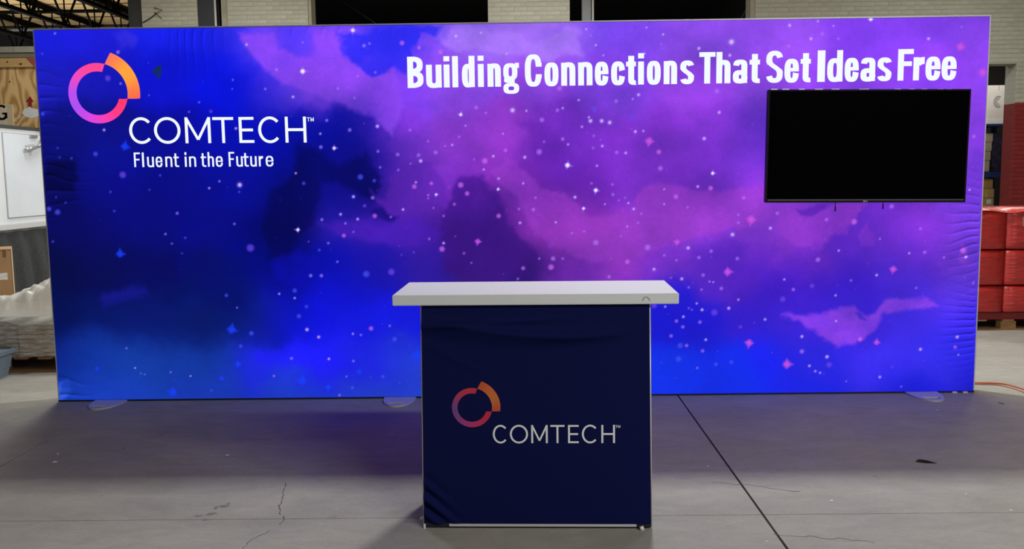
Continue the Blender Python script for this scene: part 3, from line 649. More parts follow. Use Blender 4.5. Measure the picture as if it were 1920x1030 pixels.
def glyph(g, ch, x, w, t, th, xh, p):
    """add letter ch with left edge x and width w; t stem, th thin stroke, xh x-height, p squareness (cap height 1)"""
    A = g.arc; R = g.rect; x1 = x+w; cx = x+w/2
    def off(x_): return x_
    if ch == 'B':
        R(x,0,x+t,1); A(x+t*.6, .73, w-t*.7, .27, t, th, -90, 90, p); A(x+t*.6, .27, w-t*.6, .27, t, th, -90, 90, p)
        R(x,1-th,x+w*.5,1); R(x,0,x+w*.5,th); R(x,.5-th*.5,x+w*.5,.5+th*.45)
    elif ch == 'u':
        R(x,xh*.3,x+t,xh); R(x1-t,0,x1,xh); A(cx, xh*.34, w/2, xh*.34+.012, t, th, 180, 360, p); R(x1-t,0,x1,xh)
    elif ch == 'n':
        R(x,0,x+t,xh); R(x1-t,0,x1,xh*.68); A(cx, xh*.66, w/2, xh*.34+.012, t, th, 0, 180, p)
    elif ch == 'h':
        R(x,0,x+t,1); R(x1-t,0,x1,xh*.68); A(cx, xh*.66, w/2, xh*.34+.012, t, th, 0, 180, p)
    elif ch == 'i':
        R(x,0,x1,xh); R(x,1-(1-xh)*.62,x1,1)
    elif ch == 'l': R(x,0,x1,1)
    elif ch == 'I': R(x,0,x1,1)
    elif ch == 'd':
        R(x1-t,0,x1,1); A(cx-.0, xh/2, w/2, xh/2+.012, t, th, 0, 360, p, 40)
    elif ch == 'o': A(cx, xh/2, w/2, xh/2+.014, t, th, 0, 360, p, 40)
    elif ch == 'O': A(cx, .5, w/2, .515, t, th, 0, 360, p, 60)
    elif ch == 'c': A(cx, xh/2, w/2, xh/2+.014, t, th, 10, 350, p, 40)
    elif ch == 'C':
        A(cx, .5, w/2, .515, t, th, 18 if p > 2.2 else 42, 342 if p > 2.2 else 318, p, 60)
        if p > 2.2: R(x1-t,.62,x1,.74); R(x1-t,.26,x1,.38)
    elif ch == 'e':
        A(cx, xh/2, w/2, xh/2+.014, t, th, 0, 352, p, 44); R(x+t*.5,xh*.47,x1,xh*.47+th*.75)
    elif ch == 't':
        s0 = x+w*.22; R(s0,.14,s0+t,.92); R(x,xh-th,x1,xh); A(s0+t+(w*.78-t)*.55, .17, (w*.78-t)*.55+t, .18, t, th, 180, 275, p); R(s0+t*.9,-.008,x1,th*.85)
    elif ch == 's' or ch == 'S':
        H = 1 if ch == 'S' else xh; r = H*.272; q = p*.85
        A(cx, H-r+.012, w/2, r, t, th, 12, 215, q); A(cx, r-.012, w/2, r, t, th, 192, 395, q)
        # diagonal spine joining the two bowls
        yt, yb = H-r*1.15, r*1.15
        g.poly([(x+.0, yt+th*.25),(x+t*.98, yt+th*.35),(x1-.0, yb+th*.15),(x1-t*.98, yb-th*.35)][::1]) if False else None
        n = 14; n0 = len(g.v)
        for i in range(n+1):
            u = i/n; s_ = u*u*(3-2*u); xx = x+t*.5+(w-t)*s_; yy = yt+(yb-yt)*u; g.v += [(xx-t*.52, yy-th*.12*(1-2*abs(u-.5))),(xx+t*.52, yy+th*.12*(1-2*abs(u-.5)))]
        for i in range(n): q_ = n0+2*i; g.f.append((q_, q_+2, q_+3, q_+1))
    elif ch == 'a':
        R(x1-t-.01,0,x1-.01,xh-.14); A(cx, xh-.20, w/2-.01, .212, t, th, 0, 176, p)
        A(x+w*.5, xh*.27, w*.5, xh*.29, t, th, 60, 360, p); R(cx,xh*.56-th*.95,x1-t,xh*.56)
    elif ch == 'r':
        R(x,0,x+t,xh); A(x+w*.95, xh*.56, w*.95-t*.3, xh*.44+.008, t*.9, th*1.5, 90, 160, p)
    elif ch == 'F':
        R(x,0,x+t,1); R(x,1-th*1.05,x1,1); R(x,.46,x1-w*.1,.46+th)
    elif ch == 'E':
        R(x,0,x+t,1); R(x,1-th,x1,1); R(x,0,x1,th); R(x,.5-th/2,x1-w*.06,.5+th/2)
    elif ch == 'T': R(cx-t/2,0,cx+t/2,1); R(x,1-th,x1,1)
    elif ch == 'H': R(x,0,x+t,1); R(x1-t,0,x1,1); R(x,.5-th/2,x1,.5+th/2)
    elif ch == 'M':
        R(x,0,x+t,1); R(x1-t,0,x1,1); g.line([(x+t*.45,.985),(cx,.14)], t*.9); g.line([(x1-t*.45,.985),(cx,.14)], t*.9)
    elif ch == 'g':
        ub = xh*.36; A(cx-w*.05, xh-ub, w*.45, ub+.01, t*.9, th*.85, 0, 360, p, 40)
        R(x1-w*.25, xh-th*.95, x1, xh+.02)                                   # ear
        A(x+w*.30, .205, w*.26, .085, t*.55, th*.6, 90, 270, p)              # link
        R(x+w*.28,.115,x1-w*.28,.115+th*.95); A(cx, -.06, w*.5, .175, t*.85, th*.75, 0, 360, p, 40)
        R(x+w*.2,.03,x1-w*.2,.10)
def set_line(name, items, m, parent, plane, t, th, xh, p, base, top, parts=None):
    """items: (char, px left, px right); base/top: ((px,py),(px,py)) of the baseline and cap line ends"""
    (bx0, by0), (bx1, by1) = base; (tx0, ty0), (tx1, ty1) = top
    g = Glyphs()
    L0 = plane(bx0, by0); L1 = plane(bx1, by1); T0 = plane(tx0, ty0); T1 = plane(tx1, ty1)
    slope = (L1[1]-L0[1])/(L1[0]-L0[0]); cap = ((T0[1]-L0[1])+(T1[1]-L1[1]))/2
    ym = (by0+by1+ty0+ty1)/4
    for ch, a, b in items:
        u0 = plane(a, ym)[0]; u1 = plane(b, ym)[0]
        n0 = len(g.v); glyph(g, ch, 0, (u1-u0)/cap, t, th, xh, p)
        for i in range(n0, len(g.v)):
            x, y = g.v[i]; X = u0+x*cap; g.v[i] = (X, L0[1]+slope*(X-L0[0])+y*cap)
    return g
def glyph_obj(g, name, m, y, parent, xf=None):
    me = bpy.data.meshes.new(name)
    par = list(range(len(g.v)))
    def find(i):
        while par[i] != i: par[i] = par[par[i]]; i = par[i]
        return i
    for f in g.f:
        for i in f[1:]: par[find(i)] = find(f[0])
    order = {}
    for i in range(len(g.v)): order.setdefault(find(i), len(order) % 6)
    # overlapping strokes lie a hair apart so that they do not shade each other
    vs = [(x, y-.00012*order[find(i)], z) for i, (x, z) in enumerate(g.v)]
    if xf: vs = [xf(v) for v in vs]
    me.from_pydata(vs, [], g.f); me.update()
    # all faces towards the viewer side
    bm = bmesh.new(); bm.from_mesh(me)
    ref = Vector((0,-1,0))
    bm.normal_update()
    for f in bm.faces:
        if f.normal.dot(ref) < 0: f.normal_flip()
    bm.to_mesh(me); bm.free()
    return link(name, me, m, parent)
WHITE_LIT = bpy.data.materials.new('backlit_white_print'); WHITE_LIT.use_nodes = True
_b = WHITE_LIT.node_tree.nodes['Principled BSDF']; _b.inputs['Base Color'].default_value = (.02,.02,.02,1); _b.inputs['Roughness'].default_value = .9
_b.inputs['Emission Color'].default_value = (.90,.96,1.0,1); _b.inputs['Emission Strength'].default_value = 1.0
LY = -.0105
HEAD = [('B',764,794),('u',799,828),('i',832,843),('l',848,859),('d',866,890),('i',896,907),('n',914,939),('g',943.5,973),
 ('C',984,1015.5),('o',1020.6,1047),('n',1052,1078.6),('n',1083.7,1110.7),('e',1115,1140.5),('c',1145.5,1171.5),('t',1173.5,1192),('i',1196,1207),('o',1212.4,1238.4),('n',1244,1269),('s',1275,1300.7),
 ('T',1310.5,1340.5),('h',1342.5,1369),('a',1373.5,1401),('t',1404.5,1424),('S',1435.7,1467),('e',1470,1497),('t',1500,1519),
 ('I',1531.6,1546),('d',1550,1579),('e',1582.6,1609),('a',1612.5,1640.5),('s',1644,1670.5),('F',1682,1711),('r',1711,1733),('e',1734,1762),('e',1764,1792)]
g = set_line('headline', HEAD, None, None, W2, .192, .15, .735, 2.8, ((764,165.5),(1792,150)), ((764,108),(1792,90)))
o = child(glyph_obj(g, 'headline_lettering', WHITE_LIT, LY, None), LB); o['label'] = 'bold white condensed headline lettering'
BRAND = [('C',243.5,289),('O',290,339.5),('M',348,396),('T',400,439),('E',449,477),('C',485,529),('H',535.5,575)]
g = set_line('brand', BRAND, None, None, W2, .115, .108, .7, 2.0, ((243,269.5),(575,267.5)), ((243,220.5),(575,219.5)))
g2 = set_line('tm', [('T',576,582),('M',583,589)], None, None, W2, .16, .15, .7, 2.0, ((576,228),(589,228)), ((576,220.5),(589,220.5)))
n = len(g.v); g.v += g2.v; g.f += [tuple(i+n for i in f) for f in g2.f]
o = child(glyph_obj(g, 'brand_lettering', WHITE_LIT, LY, None), LB); o['label'] = 'thin white capital brand lettering'
TAGL = [('F',252.5,264),('l',267.6,271.2),('u',277,289.5),('e',293,305.5),('n',311,324),('t',326.5,336.5),('i',347.5,351),('n',355.5,368.5),('t',377.5,387.5),('h',390.5,402),('e',405.5,418.6),
 ('F',429.7,440.5),('u',444,456),('t',457,467),('u',470,482),('r',486,494.5),('e',499,513.3)]
g = set_line('tagline', TAGL, None, None, W2, .122, .105, .70, 2.8, ((253,313.5),(513,312)), ((253,286),(513,285)))
o = child(glyph_obj(g, 'tagline_lettering', WHITE_LIT, LY, None), LB); o['label'] = 'white tagline lettering'
# tops of a further line of white letters showing just above the television
g = Glyphs()
for a, b in [(1445,1457),(1466,1479),(1497,1508),(1527,1542),(1558,1573),(1610,1628),(1676,1688),(1703,1714),(1726,1737),(1756,1767),(1771,1782)]:
    (x0, z0), (x1, z1) = W2(a, 172), W2(b, 167.2); g.rect(x0, z0, x1, z1)
o = child(glyph_obj(g, 'hidden_lettering', WHITE_LIT, LY, None), LB); o['label'] = 'white letter tops cut off by the television'

g = Glyphs()
g.poly([W2(*q) for q in [(283,136),(292,128),(303,121),(305,137),(297,138)]]); g.poly([W2(*q) for q in [(290,139),(298,138.5),(304,143),(299,147.5)]])
DKM = mat('dark_teal_print', (.004,.02,.05,1), .9); _d = DKM.node_tree.nodes['Principled BSDF']; _d.inputs['Emission Color'].default_value = srgb(14,40,96); _d.inputs['Emission Strength'].default_value = .9
o = child(glyph_obj(g, 'dark_print_mark', DKM, LY, None), LB); o['label'] = 'small dark teal mark beside the emblem'

def emblem(cx, cy, R, plane, y, m, parent, ring_cols, seg_cols, nm, xf=None, k=1.0):
    """open ring with an offset outer segment; R = outer radius in px"""
    c0 = plane(cx, cy); ex = plane(cx+R, cy); s = math.hypot(ex[0]-c0[0], ex[1]-c0[1])
    def ramp(cols, u):
        u = max(0, min(.9999, u))*(len(cols)-1); i = int(u); f = u-i
        return tuple(lin(cols[i][j]*(1-f)+cols[i+1][j]*f)*k for j in range(3))+(1,)
    objs = []
    for name, ri, ro, ai, ao, cols in [('emblem_ring', .722, 1.0, (75.5,344.5), (73.6,348.9), ring_cols), ('emblem_segment', 1.0, 1.42, (73.6,-11.1), (69.7,-7.6), seg_cols)]:
        n = 72; vs = []; fs = []; cs = []; rr = 6
        for i in range(n+1):
            u = i/n
            for j in range(rr+1):
                q = j/rr; r_ = ri+(ro-ri)*q; a0 = ai[0]*(1-q)+ao[0]*q; a1 = ai[1]*(1-q)+ao[1]*q
                a = math.radians(a0+(a1-a0)*u); vs.append((c0[0]+s*r_*math.cos(a), y, c0[1]+s*r_*math.sin(a))); cs.append(ramp(cols, u))
        W_ = rr+1
        for i in range(n):
            for j in range(rr): fs.append((i*W_+j, (i+1)*W_+j, (i+1)*W_+j+1, i*W_+j+1))
        if xf: vs = [xf(v) for v in vs]
        me = bpy.data.meshes.new(name); me.from_pydata(vs, [], fs); me.update()
        at = me.color_attributes.new('print', 'FLOAT_COLOR', 'POINT'); at.data.foreach_set('color', np.array(cs, np.float32).ravel())
        bm = bmesh.new(); bm.from_mesh(me); bm.normal_update()
        for f in bm.faces:
            if f.normal.y > 0: f.normal_flip()
        bm.to_mesh(me); bm.free()
        objs.append(link(name, me, m, parent))
    objs[0]['label'] = 'open ring fading from pink to violet'; objs[1]['label'] = 'orange outer arc of the emblem'
    return objs
RINGC = [(255,72,150),(255,72,150),(240,75,195),(190,80,240),(175,80,245),(215,72,230),(245,65,190),(255,60,130),(255,60,105)]
SEGC = [(255,115,95),(255,140,75),(255,165,62),(255,160,62),(255,130,72),(255,105,82)]
flat_print = mat_print('backlit_emblem_print')
for o in emblem(185.2, 175.3, 55.5, W2, LY, flat_print, None, RINGC, SEGC, 'wall'): child(o, LB)

# ------------------------------------------------------------------ television
TVY = -.06
c = [atY(1440,168,TVY), atY(1821,167,TVY), atY(1434,381,TVY), atY(1808,379,TVY)]
tx0 = (c[0].x+c[2].x)/2; tx1 = (c[1].x+c[3].x)/2; tz1 = (c[0].z+c[1].z)/2; tz0 = (c[2].z+c[3].z)/2
TV = empty('television', ((tx0+tx1)/2, TVY, tz0)); tag(TV, 'large black flat television mounted on the right of the light wall', 'television')
SCREEN = mat('dark_glossy_screen', (.0006,.0008,.0008,1), .18, spec=.08)
child(MB().box(tx0, tx1, TVY+.004, TVY+.045, tz0, tz1).build('housing', BLACK, None, .004), TV)
bz = .010; b = MB()
b.box(tx0, tx1, TVY, TVY+.004, tz1-bz, tz1); b.box(tx0, tx0+bz, TVY, TVY+.004, tz0, tz1-bz); b.box(tx1-bz, tx1, TVY, TVY+.004, tz0, tz1-bz); b.box(tx0+bz, tx1-bz, TVY, TVY+.004, tz0, tz0+.022)
child(b.build('bezel', BLACK, None), TV)
child(MB().box(tx0+bz, tx1-bz, TVY+.0025, TVY+.0038, tz0+.022, tz1-bz).build('screen', SCREEN, None), TV)
child(MB().box(tx0+.012, tx1-.012, TVY-.003, TVY, tz0+.013, tz0+.021).build('trim_strip', mat('dark_chrome', (.30,.30,.31,1), .25, .9), None, .0008), TV)
lx = atY(1621.5, 379, TVY).x
b = MB(); b.tube([(lx-.0065,TVY-.004,tz0+.0085),(lx-.0065,TVY-.001,tz0+.0085)], .0048, 12)
b.box(lx+.001, lx+.003, TVY-.004, TVY-.001, tz0+.004, tz0+.013); b.box(lx+.003, lx+.006, TVY-.004, TVY-.001, tz0+.004, tz0+.006)
b.box(lx+.0085, lx+.0105, TVY-.004, TVY-.001, tz0+.004, tz0+.013); b.box(lx+.0105, lx+.014, TVY-.004, TVY-.001, tz0+.004, tz0+.006); b.box(lx+.0105, lx+.014, TVY-.004, TVY-.001, tz0+.011, tz0+.013); b.box(lx+.012, lx+.014, TVY-.004, TVY-.001, tz0+.006, tz0+.009)
child(b.build('maker_mark', mat('silver_mark', (.75,.75,.75,1), .4), None), TV)
child(MB().box(tx0+.35, tx1-.35, TVY+.046, -.004, tz0+.2, tz1-.15).build('wall_bracket', BLACK, None, .004), TV)
for px, py in ((1566.5, 397), (1656, 392)):
    p = atY(px, py, TVY+.03)
    child(MB().tube([(p.x, TVY+.035, tz0+.02), (p.x, TVY+.035, p.z+.035)], .0022, 6).build('pull_cord', BLACK, None), TV)
    child(MB().tube([(p.x, TVY+.035, p.z+.035), (p.x, TVY+.035, p.z+.03), (p.x, TVY+.035, p.z)], [.0022,.0042,.0042], 8).build('cord_toggle', BLACK, None, 0, True), TV)

TV.rotation_euler = (0, .0105, 0)

# ------------------------------------------------------------------ counter
CX, CY, CROT = .112, -2.2647, -.0289
CT = empty('display_counter', (CX, CY, 0), CROT); tag(CT, 'white topped counter with dark navy fabric front and ring emblem', 'counter')
cc, cs_ = math.cos(CROT), math.sin(CROT)
SW, SD, ST, STH = 1.158, .449, .9915, .043
LAM = mat('white_laminate', (.82,.845,.87,1), .42, spec=.4)
slab = MB().box(-SW/2, SW/2, 0, SD, ST-STH, ST).build('counter_top', LAM, CT, .0025)
slab['label'] = 'thick white laminate slab'
o = MB()
mk = Glyphs(); mk.arc(0, 0, .016, .018, .005, .005, 0, 180)
me_v = [(x+.448, -.0006, ST-STH+.013+z) for x, z in mk.v]
MB().add(me_v, mk.f).build('smudge_mark', mat('grey_mark', srgb(172,175,170), .6), slab)
BT, BB, BD = .9253, .9472, .0205          # body width at top, at floor, set-back
ZT = ST-STH
NAVY = mat('navy_fabric', srgb(13,20,74), .85, bump=.05, bscale=400, spec=.12)
def counter_depth(X, Z):
    D = np.zeros_like(X)
    # slack swags under the top
    e = np.exp(-((Z-(ZT-.075-.10*(X*1.2)**2*0))/.075)**2)
    ln = Z-(ZT-.085+.12*X*X-.05*np.sin((X+.45)*2.0))
    D += .022*np.exp(-(ln/.020)**2)*np.clip((.40-X)/.3, 0, 1)*np.clip((X+.47)/.15, 0, 1)
    ln2 = Z-(ZT-.045+.05*X-.02); D += .014*np.exp(-(ln2/.012)**2)*np.clip((.2-X)/.4, 0, 1)
    ln3 = Z-(ZT-.125+.30*(X-.0)**2-.02); D += .013*np.exp(-(ln3/.028)**2)*np.clip((.44-X)/.2, 0, 1)
    ln4 = Z-(ZT-.16-.5*(X+.46)); D += .003*np.exp(-(ln4/.02)**2)*np.exp(-((X+.33)/.12)**2)
    # diagonal creases pulled from the lower left corner
    u = (X+.47); s = (Z-.0)+u*.85
    D += .016*np.sin(s*95+.6)*np.exp(-((s-.12)/.09)**2)*np.exp(-(u/.11)**2)
    D += .004*np.exp(-((X-BB/2+.02)/.02)**2)*0
    return D
front = cloth_grid('front_fabric', 150, 150, -BT/2, BT/2, .022, ZT, None, counter_depth, NAVY, None, BD)
# flare slightly towards the floor
me = front.data; co = np.empty(len(me.vertices)*3, np.float32); me.vertices.foreach_get('co', co); co = co.reshape(-1,3)
def flare(z): return (BB+(BT-BB)*z/ZT)/BT
co[:,0] *= flare(co[:,2]); me.vertices.foreach_set('co', co.ravel()); me.update(); front.parent = CT
front['label'] = 'dark navy printed fabric panel'
DEPTH = .40
for s in (-1, 1):
    q = MB(); xb, xt = s*BB/2, s*BT/2; t_ = -s*.004
    q.add([(xb,BD+.004,.022),(xb,BD+DEPTH,.022),(xt,BD+DEPTH,ZT),(xt,BD+.004,ZT),(xb+t_,BD+.004,.022),(xb+t_,BD+DEPTH,.022),(xt+t_,BD+DEPTH,ZT),(xt+t_,BD+.004,ZT)],
          [(0,1,2,3),(7,6,5,4),(0,4,5,1),(1,5,6,2),(2,6,7,3),(3,7,4,0)]).build('side_fabric', NAVY, CT)
    for yy in (BD+.002, BD+DEPTH-.02):
        a = s*.003
        q = MB(); q.tube([(xb+a, yy+.008, .004), (xt+a, yy+.008, ZT)], .0036, 8)
        q.build('frame_post', ALU_LIGHT, CT, 0, True)
MB().box(-BB/2, BB/2, BD+DEPTH-.02, BD+DEPTH, .022, ZT).build('back_rail', NAVY, CT)
MB().box(-BB/2+.105, BB/2-.06, BD-.003, BD+.02, .010, .0205).build('bottom_rail', ALU_LIGHT, CT, .001)
MB().box(-BB/2+.006, BB/2, BD+.003, BD+.03, .006, .022).build('bottom_channel', NAVY_DARK, CT)
PEG = mat('white_peg', (.85,.85,.85,1), .4)
pf = [(-BB/2+.004, BD-.004, 0, .008, .022), (BB/2-.04, BD-.012, 0, .02, .02)]
MB().box(-BB/2-.002, -BB/2+.006, BD-.006, BD+.004, 0, .02).build('corner_peg', PEG, CT, .001)
MB().box(-BB/2-.022, -BB/2-.004, BD+.03, BD+.045, .026, .034).build('side_peg', PEG, CT, .001)
q = MB().tube([(BB/2-.037, BD-.012, .0), (BB/2-.041, BD-.012, .016)], .009, 10).build('levelling_foot', PEG, CT, 0, True)
MB().box(-BB/2+.02, -BB/2+.05, BD+.02, BD+.05, 0, .02).build('levelling_foot', PEG, CT); MB().box(-BB/2+.02, -BB/2+.05, BD+DEPTH-.05, BD+DEPTH-.02, 0, .022).build('levelling_foot', PEG, CT); MB().box(BB/2-.05, BB/2-.02, BD+DEPTH-.05, BD+DEPTH-.02, 0, .022).build('levelling_foot', PEG, CT)
# print on the counter front, in the counter's own plane
def CP(px, py):
    d = ray(px, py); n = np.array([-cs_*-1*0+0, 0, 0])
    nx, ny = -cs_, cc                                   # plane normal (local y) in world
    P0 = np.array([CX-cs_*BD, CY+cc*BD, 0]); t = ((P0[0]-CAM[0])*nx+(P0[1]-CAM[1])*ny)/(d[0]*nx+d[1]*ny)
    h = CAM+t*d; dx, dy = h[0]-CX, h[1]-CY
    return (dx*cc+dy*cs_, h[2])
INK = mat('white_ink', (.93,.94,.97,1), .8, spec=.2)
PY = BD-.0014
BR2 = [('C',924,953),('O',956,990),('M',996,1027),('T',1032,1058.5),('E',1065,1085),('C',1091,1122),('H',1127.5,1153)]
g = set_line('brand', BR2, None, None, CP, .105, .10, .7, 2.0, ((924,831.3),(1153,831)), ((924,797.5),(1153,797)))
g2 = set_line('tm', [('T',1154,1158),('M',1158.7,1163)], None, None, CP, .17, .16, .7, 2.0, ((1154,802.5),(1163,802.5)), ((1154,797.5),(1163,797.5)))
n = len(g.v); g.v += g2.v; g.f += [tuple(i+n for i in f) for f in g2.f]
o = glyph_obj(g, 'brand_lettering', INK, PY, CT); o['label'] = 'thin white capital brand lettering'
RC2 = [(214,62,86),(214,62,86),(190,68,110),(128,80,150),(135,78,150),(175,70,140),(205,64,120),(212,56,88),(212,54,80)]
SC2 = [(212,92,66),(216,108,64),(220,120,66),(222,124,66),(216,108,66),(208,88,66)]
emblem(885, 764.6, 37.6, CP, PY, mat_print('ink_emblem', False), CT, RC2, SC2, 'counter', None, 1.0)

# ------------------------------------------------------------------ left: wrapped pallet load
WOOD = mat('pallet_wood', srgb(150,112,72), .8, var=.25, scale=5, stretch=(1,6,6))
WOODG = mat('weathered_pallet_wood', srgb(120,100,78), .85, var=.25, scale=5, stretch=(1,6,6))
def pallet(name, x0, x1, y0, y1, label, h=.115, m=WOODG):
    t = empty(name, ((x0+x1)/2, (y0+y1)/2, 0)); tag(t, label, 'pallet')
    cx, cy = (x0+x1)/2, (y0+y1)/2; W_, D_ = x1-x0, y1-y0
    for k in range(3):
        yy = -D_/2+k*(D_-.09)/2
        for i in range(3):
            xx = -W_/2+i*(W_-.14)/2
            MB().box(xx, xx+.14, yy, yy+.09, .016, h-.016).build('block', m, t, .002)
    for k in range(3):
        yy = -D_/2+k*(D_-.09)/2; MB().box(-W_/2, W_/2, yy, yy+.09, 0, .0155).build('bottom_board', m, t, .001)
    n = 7
    for k in range(n):
        xx = -W_/2+k*(W_-.10)/(n-1); MB().box(xx, xx+.10, -D_/2, D_/2, h-.0155, h).build('deck_board', m, t, .001)
    return t
PX0, PX1, PY0, PY1 = -4.62, -3.40, .95, 1.95
pallet('wooden_pallet', PX0, PX1, PY0, PY1, 'weathered wooden pallet under the clear wrapped load at left', .115, WOOD)
LD = empty('wrapped_load', ((PX0+PX1)/2, (PY0+PY1)/2, .116)); tag(LD, 'stack of flat cartons in clear stretch wrap on the left pallet', 'wrapped load')
CARTON = mat('grey_brown_card', srgb(196,178,156), .85, var=.12, scale=6, objvar=.10)
nl = 9; zt = .43; hz = (zt-.117)/nl
for k in range(nl):
    for i, (a, b) in enumerate([(PX0+.02, -3.852), (-3.845, PX1-.02)]):
        j = random.uniform(-.008, .008)
        child(MB().box(a+j, b+j*.3, PY0+.02+random.uniform(0,.012), PY1-.02, .1165+k*hz, .1165+(k+1)*hz-.003).build('flat_carton', CARTON, None, .003), LD)
FILM = mat_film('clear_stretch_film', (.92,.92,.91,1), .12, .85, (1.2, 1.2, 7.0), 7)
def wrap_shell(x0, x1, y0, y1, z0, z1, seed, amp=.006):
    """a skirt of film round a load: closed loop grid with small creases"""
    per = []; n = 40
    for k in range(n): per.append((x0+(x1-x0)*k/n, y0))
    for k in range(n): per.append((x1, y0+(y1-y0)*k/n))
    for k in range(n): per.append((x1-(x1-x0)*k/n, y1))
    for k in range(n): per.append((x0, y1-(y1-y0)*k/n))
    m_ = 16; b = MB(); vs = []; fs = []; cx, cy = (x0+x1)/2, (y0+y1)/2
    rs = np.random.RandomState(seed); N = len(per); ph = rs.rand(m_+1)*6
    for j in range(m_+1):
        z = z0+(z1-z0)*j/m_
        for k, (x, y) in enumerate(per):
            o = amp*(math.sin(k*.35+ph[j])+.7*rs.randn()*.5)
            dx, dy = x-cx, y-cy; L = math.hypot(dx, dy); vs.append((x+dx/L*o, y+dy/L*o, z+amp*.6*math.sin(k*.21+j)))
    for j in range(m_):
        for k in range(N): fs.append((j*N+k, j*N+(k+1) % N, (j+1)*N+(k+1) % N, (j+1)*N+k))
    return b.add(vs, fs)
child(wrap_shell(PX0, PX1, PY0, PY1, .119, .434, 4).build('stretch_film', FILM, None, 0, True), LD)
# crumpled milky plastic sheet heaped on the load
SHEET = mat_film('milky_plastic_sheet', (.90,.90,.88,1), .85, .99, (1,1,1), 6, .14)
nx, ny = 110, 70; xs_ = np.linspace(PX0-.03, PX1+.02, nx); ys_ = np.linspace(PY0-.015, PY1, ny); X, Y = np.meshgrid(xs_, ys_)
u = (X+4.3)/.55
ridge = .02+.20*np.clip((X+4.25)/.5, 0, 1.3)**1.1*np.exp(-((Y-1.35)/.45)**2)
cr = np.abs(fbm(X*4, Y*4, 61, 4, .5))*.10+np.abs(fbm(X*9+Y*7, Y*5, 66, 4, .55))*.06
edge = np.clip((Y-(PY0-.015))/.10, 0, 1)*np.clip((PY1-Y)/.1, 0, 1)
Zs = .437+edge*(ridge+cr*(.4+.6*edge))
b = MB(); b.add(np.stack([X, Y, Zs], -1).reshape(-1,3).tolist(), [(j*nx+i, j*nx+i+1, (j+1)*nx+i+1, (j+1)*nx+i) for j in range(ny-1) for i in range(nx-1)])
# hanging front and right skirts
for side in ('f', 'r'):
    n_ = 90; vs = []; fs = []; rows = 6
    for j in range(rows):
        for i in range(n_):
            t = i/(n_-1); dz = -.012-.006*math.sin(t*40)*j/rows-.055*j/(rows-1)*(.6+.4*math.sin(t*9+1))
            if side == 'f': vs.append((PX0-.03+(PX1+.02-PX0+.03)*t, PY0-.018-.006*math.sin(t*33+j), .437+dz*(j > 0)))
            else: vs.append((PX1+.02+.006*math.sin(t*33+j), PY0-.015+(PY1-PY0+.015)*t, .437+dz*(j > 0)))
    for j in range(rows-1):
        for i in range(n_-1): fs.append((j*n_+i, j*n_+i+1, (j+1)*n_+i+1, (j+1)*n_+i))
    b.add(vs, fs)
_n = SHEET.node_tree; _p = _n.nodes['Principled BSDF']; _t = _n.nodes.new('ShaderNodeBsdfTranslucent'); _t.inputs[0].default_value = (.95,.95,.93,1)
_m = _n.nodes.new('ShaderNodeMixShader'); _m.inputs[0].default_value = .35; _n.links.new(_p.outputs[0], _m.inputs[1]); _n.links.new(_t.outputs[0], _m.inputs[2]); _n.links.new(_m.outputs[0], _n.nodes['Material Output'].inputs[0])
ps = b.build('plastic_sheet', SHEET, None, 0, True); child(ps, LD); ps['label'] = 'crumpled milky plastic sheet'

# grey blue tote in front of it
TOTE = mat('grey_blue_plastic', srgb(112,126,142), .45, var=.06, scale=4)
t = empty('plastic_tote', (-4.08, .70, 0)); tag(t, 'grey blue plastic tote on the floor beside the left pallet', 'tote')
def taper_box(b, w0, d0, w1, d1, z0, z1, th):
    def ringp(w_, d_, z): 
        r = .05; out = []
        for sx, sy, a0 in ((1,1,0),(-1,1,90),(-1,-1,180),(1,-1,270)):
            for k in range(4):
                a = math.radians(a0+30*k); out.append((sx*(w_/2-r)+r*math.cos(a), sy*(d_/2-r)+r*math.sin(a), z))
        return out
    rs = [ringp(w0,d0,z0), ringp(w1,d1,z1), ringp(w1-2*th,d1-2*th,z1), ringp(w0-2*th,d0-2*th,z0+th)]
    N = 16; vs = [v for r_ in rs for v in r_]; fs = [tuple(range(N-1,-1,-1)), tuple(3*N+k for k in range(N))]
    for q in range(3):
        for k in range(N): fs.append((q*N+k, q*N+(k+1) % N, (q+1)*N+(k+1) % N, (q+1)*N+k))
    return b.add(vs, fs)
taper_box(MB(), .44, .34, .52, .42, 0, .20, .004).build('body', TOTE, t, 0, False)
bb = MB()
taper_box(bb, .535, .435, .54, .44, .175, .205, .022).build('rim', TOTE, t)
taper_box(MB(), .475, .375, .48, .38, .07, .085, .02).build('rib', TOTE, t)

# cardboard box behind the load
CARD = mat('brown_cardboard', srgb(176,138,98), .85, var=.08, scale=5)
t = empty('cardboard_box', (-4.49-.23*math.cos(.50)-.2*math.sin(.50), 2.1-.23*math.sin(.50)+.2*math.cos(.50), 0) , .50); tag(t, 'tall brown cardboard box with a white label behind the left load', 'cardboard box')
MB().box(-.23, .23, -.2, .2, .002, .865).build('body', CARD, t, .004)
for sx in (-1, 1):
    MB().box(*(sorted((sx*.003, sx*.232))), -.202, .202, .866, .871).build('flap', CARD, t)
MB().box(.10, .19, -.2025, -.2005, .60, .66).build('shipping_label', mat('paper_label', srgb(228,226,222), .7, var=.25, scale=60), t)
MB().box(.165, .19, -.202, -.2003, .80, .868).build('packing_tape', mat('brown_tape', srgb(120,90,60), .3), t)
b = MB().box(.2305, .2325, -.2, .2, .002, .865).build('corner_edge', mat('light_card_edge', srgb(214,190,150), .8), t)

